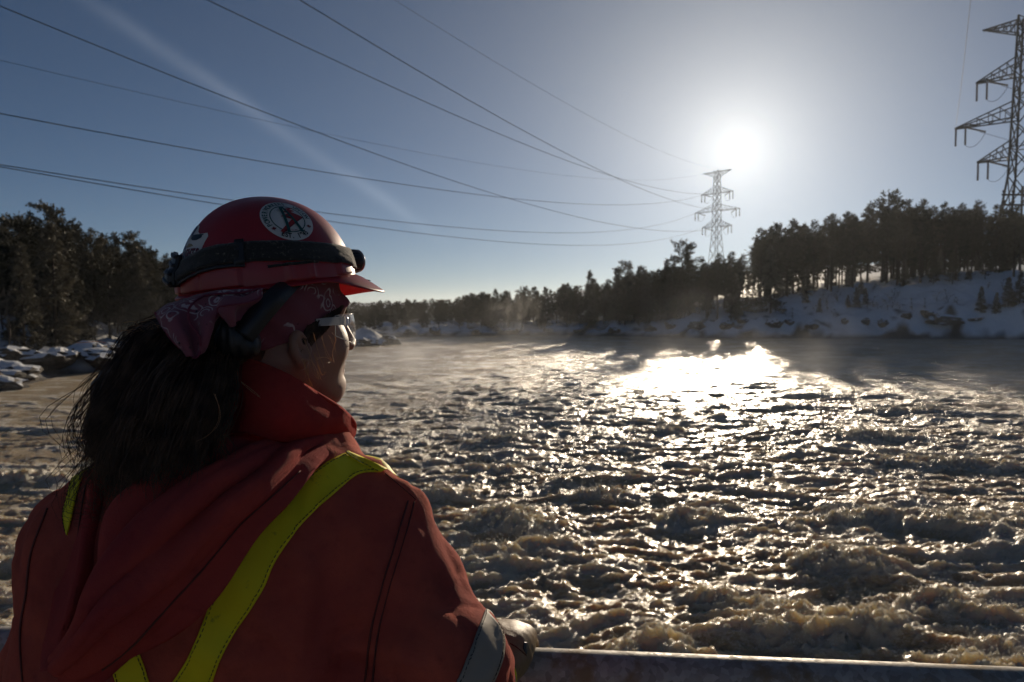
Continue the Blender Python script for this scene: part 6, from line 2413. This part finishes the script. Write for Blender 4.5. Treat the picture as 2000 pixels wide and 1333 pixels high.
# side hair in front of the ear, below the bandana hem
sh = MB()
for k in range(420):
    x0 = rng.uniform(-0.004, 0.055)
    u = rng.uniform(0, 1)
    y0 = -(0.0745 - 0.005 * (x0 / 0.05) ** 2)
    p0 = np.array((x0 + 0.010, y0, -0.004 + 0.55 * x0 * 0.9))
    ln = rng.uniform(0.024, 0.048) * (1 - 0.35 * x0 / 0.055)
    pts = []
    for j in range(6):
        q = j / 5
        p = p0 + np.array((-0.010 * q - 0.012 * q * q, 0, -ln * q)) + np.array((0, -0.0022, 0)) + rng.normal(size=3) * 0.0009
        pts.append(H2W(p))
    sh.tube(pts, [0.0006 * (1 - 0.7 * j / 5) for j in range(6)], 3, cap=False)
tag(sh.build('side_hair', M_HAIR, person), kind='stuff')

# =================================================================== AIR: even haze and the steam over the cold river
t = NT('haze_air')
pv = t.new('ShaderNodeVolumePrincipled', Color=(0.86, 0.92, 1.0), Density=0.00011, Anisotropy=0.55)
t.l.new(pv.outputs[0], t.out.inputs['Volume'])
hz_o = MB().box((-3200, -1200, -3.6), (3200, 5200, 80)).build('haze', t.m)
tag(hz_o, 'thin pale winter haze over the whole valley', 'haze', kind='stuff')

t = NT('river_steam')
v = t.coord((0.085, 0.05, 0.16))
n_ = t.noise(v, 1.0, 4, 0.6, 0.9)
sepz = t.new('ShaderNodeSeparateXYZ', Vector=t.coord())
fall = t.math('EXPONENT', t.math('MULTIPLY', sepz.outputs['Z'], -0.62))
den = t.math('MULTIPLY', t.rng(n_, 0.50, 0.76), t.math('MULTIPLY', fall, 0.036))
pv = t.new('ShaderNodeVolumePrincipled', Color=(0.95, 0.95, 0.95), Density=den, Anisotropy=0.45)
t.l.new(pv.outputs[0], t.out.inputs['Volume'])
st = MB().box((-34, 34, 0.12), (120, 131, 7.5)).build('river_steam', t.m)
tag(st, 'pale wisps of steam drifting low over the cold river', 'steam', kind='stuff')

# two thicker wisps rising off the water in front of the far bank
def plume(px, py, d, w, dep, hgt_, dens, label):
    c = np.array(((px - 1000) / FPX * d, d, 0.0))
    t = NT('steam_wisp')
    tc = t.n.new('ShaderNodeTexCoord')
    ln = t.n.new('ShaderNodeVectorMath')
    ln.operation = 'LENGTH'
    t.l.new(tc.outputs['Object'], ln.inputs[0])
    n_ = t.noise(t.coord((1.6, 1.2, 0.9)), 1.5, 4, 0.6, 1.0)
    den = t.math('MULTIPLY', t.math('MULTIPLY', t.rng(ln.outputs['Value'], 0.98, 0.1), t.rng(n_, 0.40, 0.70)), dens)
    pv = t.new('ShaderNodeVolumePrincipled', Color=(0.95, 0.95, 0.95), Density=den, Anisotropy=0.5)
    t.l.new(pv.outputs[0], t.out.inputs['Volume'])
    bm = bmesh.new()
    bmesh.ops.create_icosphere(bm, subdivisions=3, radius=1)
    me = bpy.data.meshes.new('steam_wisp')
    bm.to_mesh(me)
    bm.free()
    me.materials.append(t.m)
    o = bpy.data.objects.new('steam_wisp', me)
    COL.objects.link(o)
    o.location = (c[0], c[1], hgt_ * 0.72)
    o.scale = (w, dep, hgt_)
    tag(o, label, 'steam', kind='stuff')


plume(1665, 560, 116, 9.0, 4.0, 7.5, 0.075, 'pale wisp of steam rising before the right bank pines')
plume(1005, 610, 124, 6.5, 3.5, 5.5, 0.075, 'pale wisp of steam rising before the far shore wood')
plume(1345, 600, 116, 9.0, 4.0, 6.0, 0.060, 'pale wisp of steam rising before the bank below the far pylon')
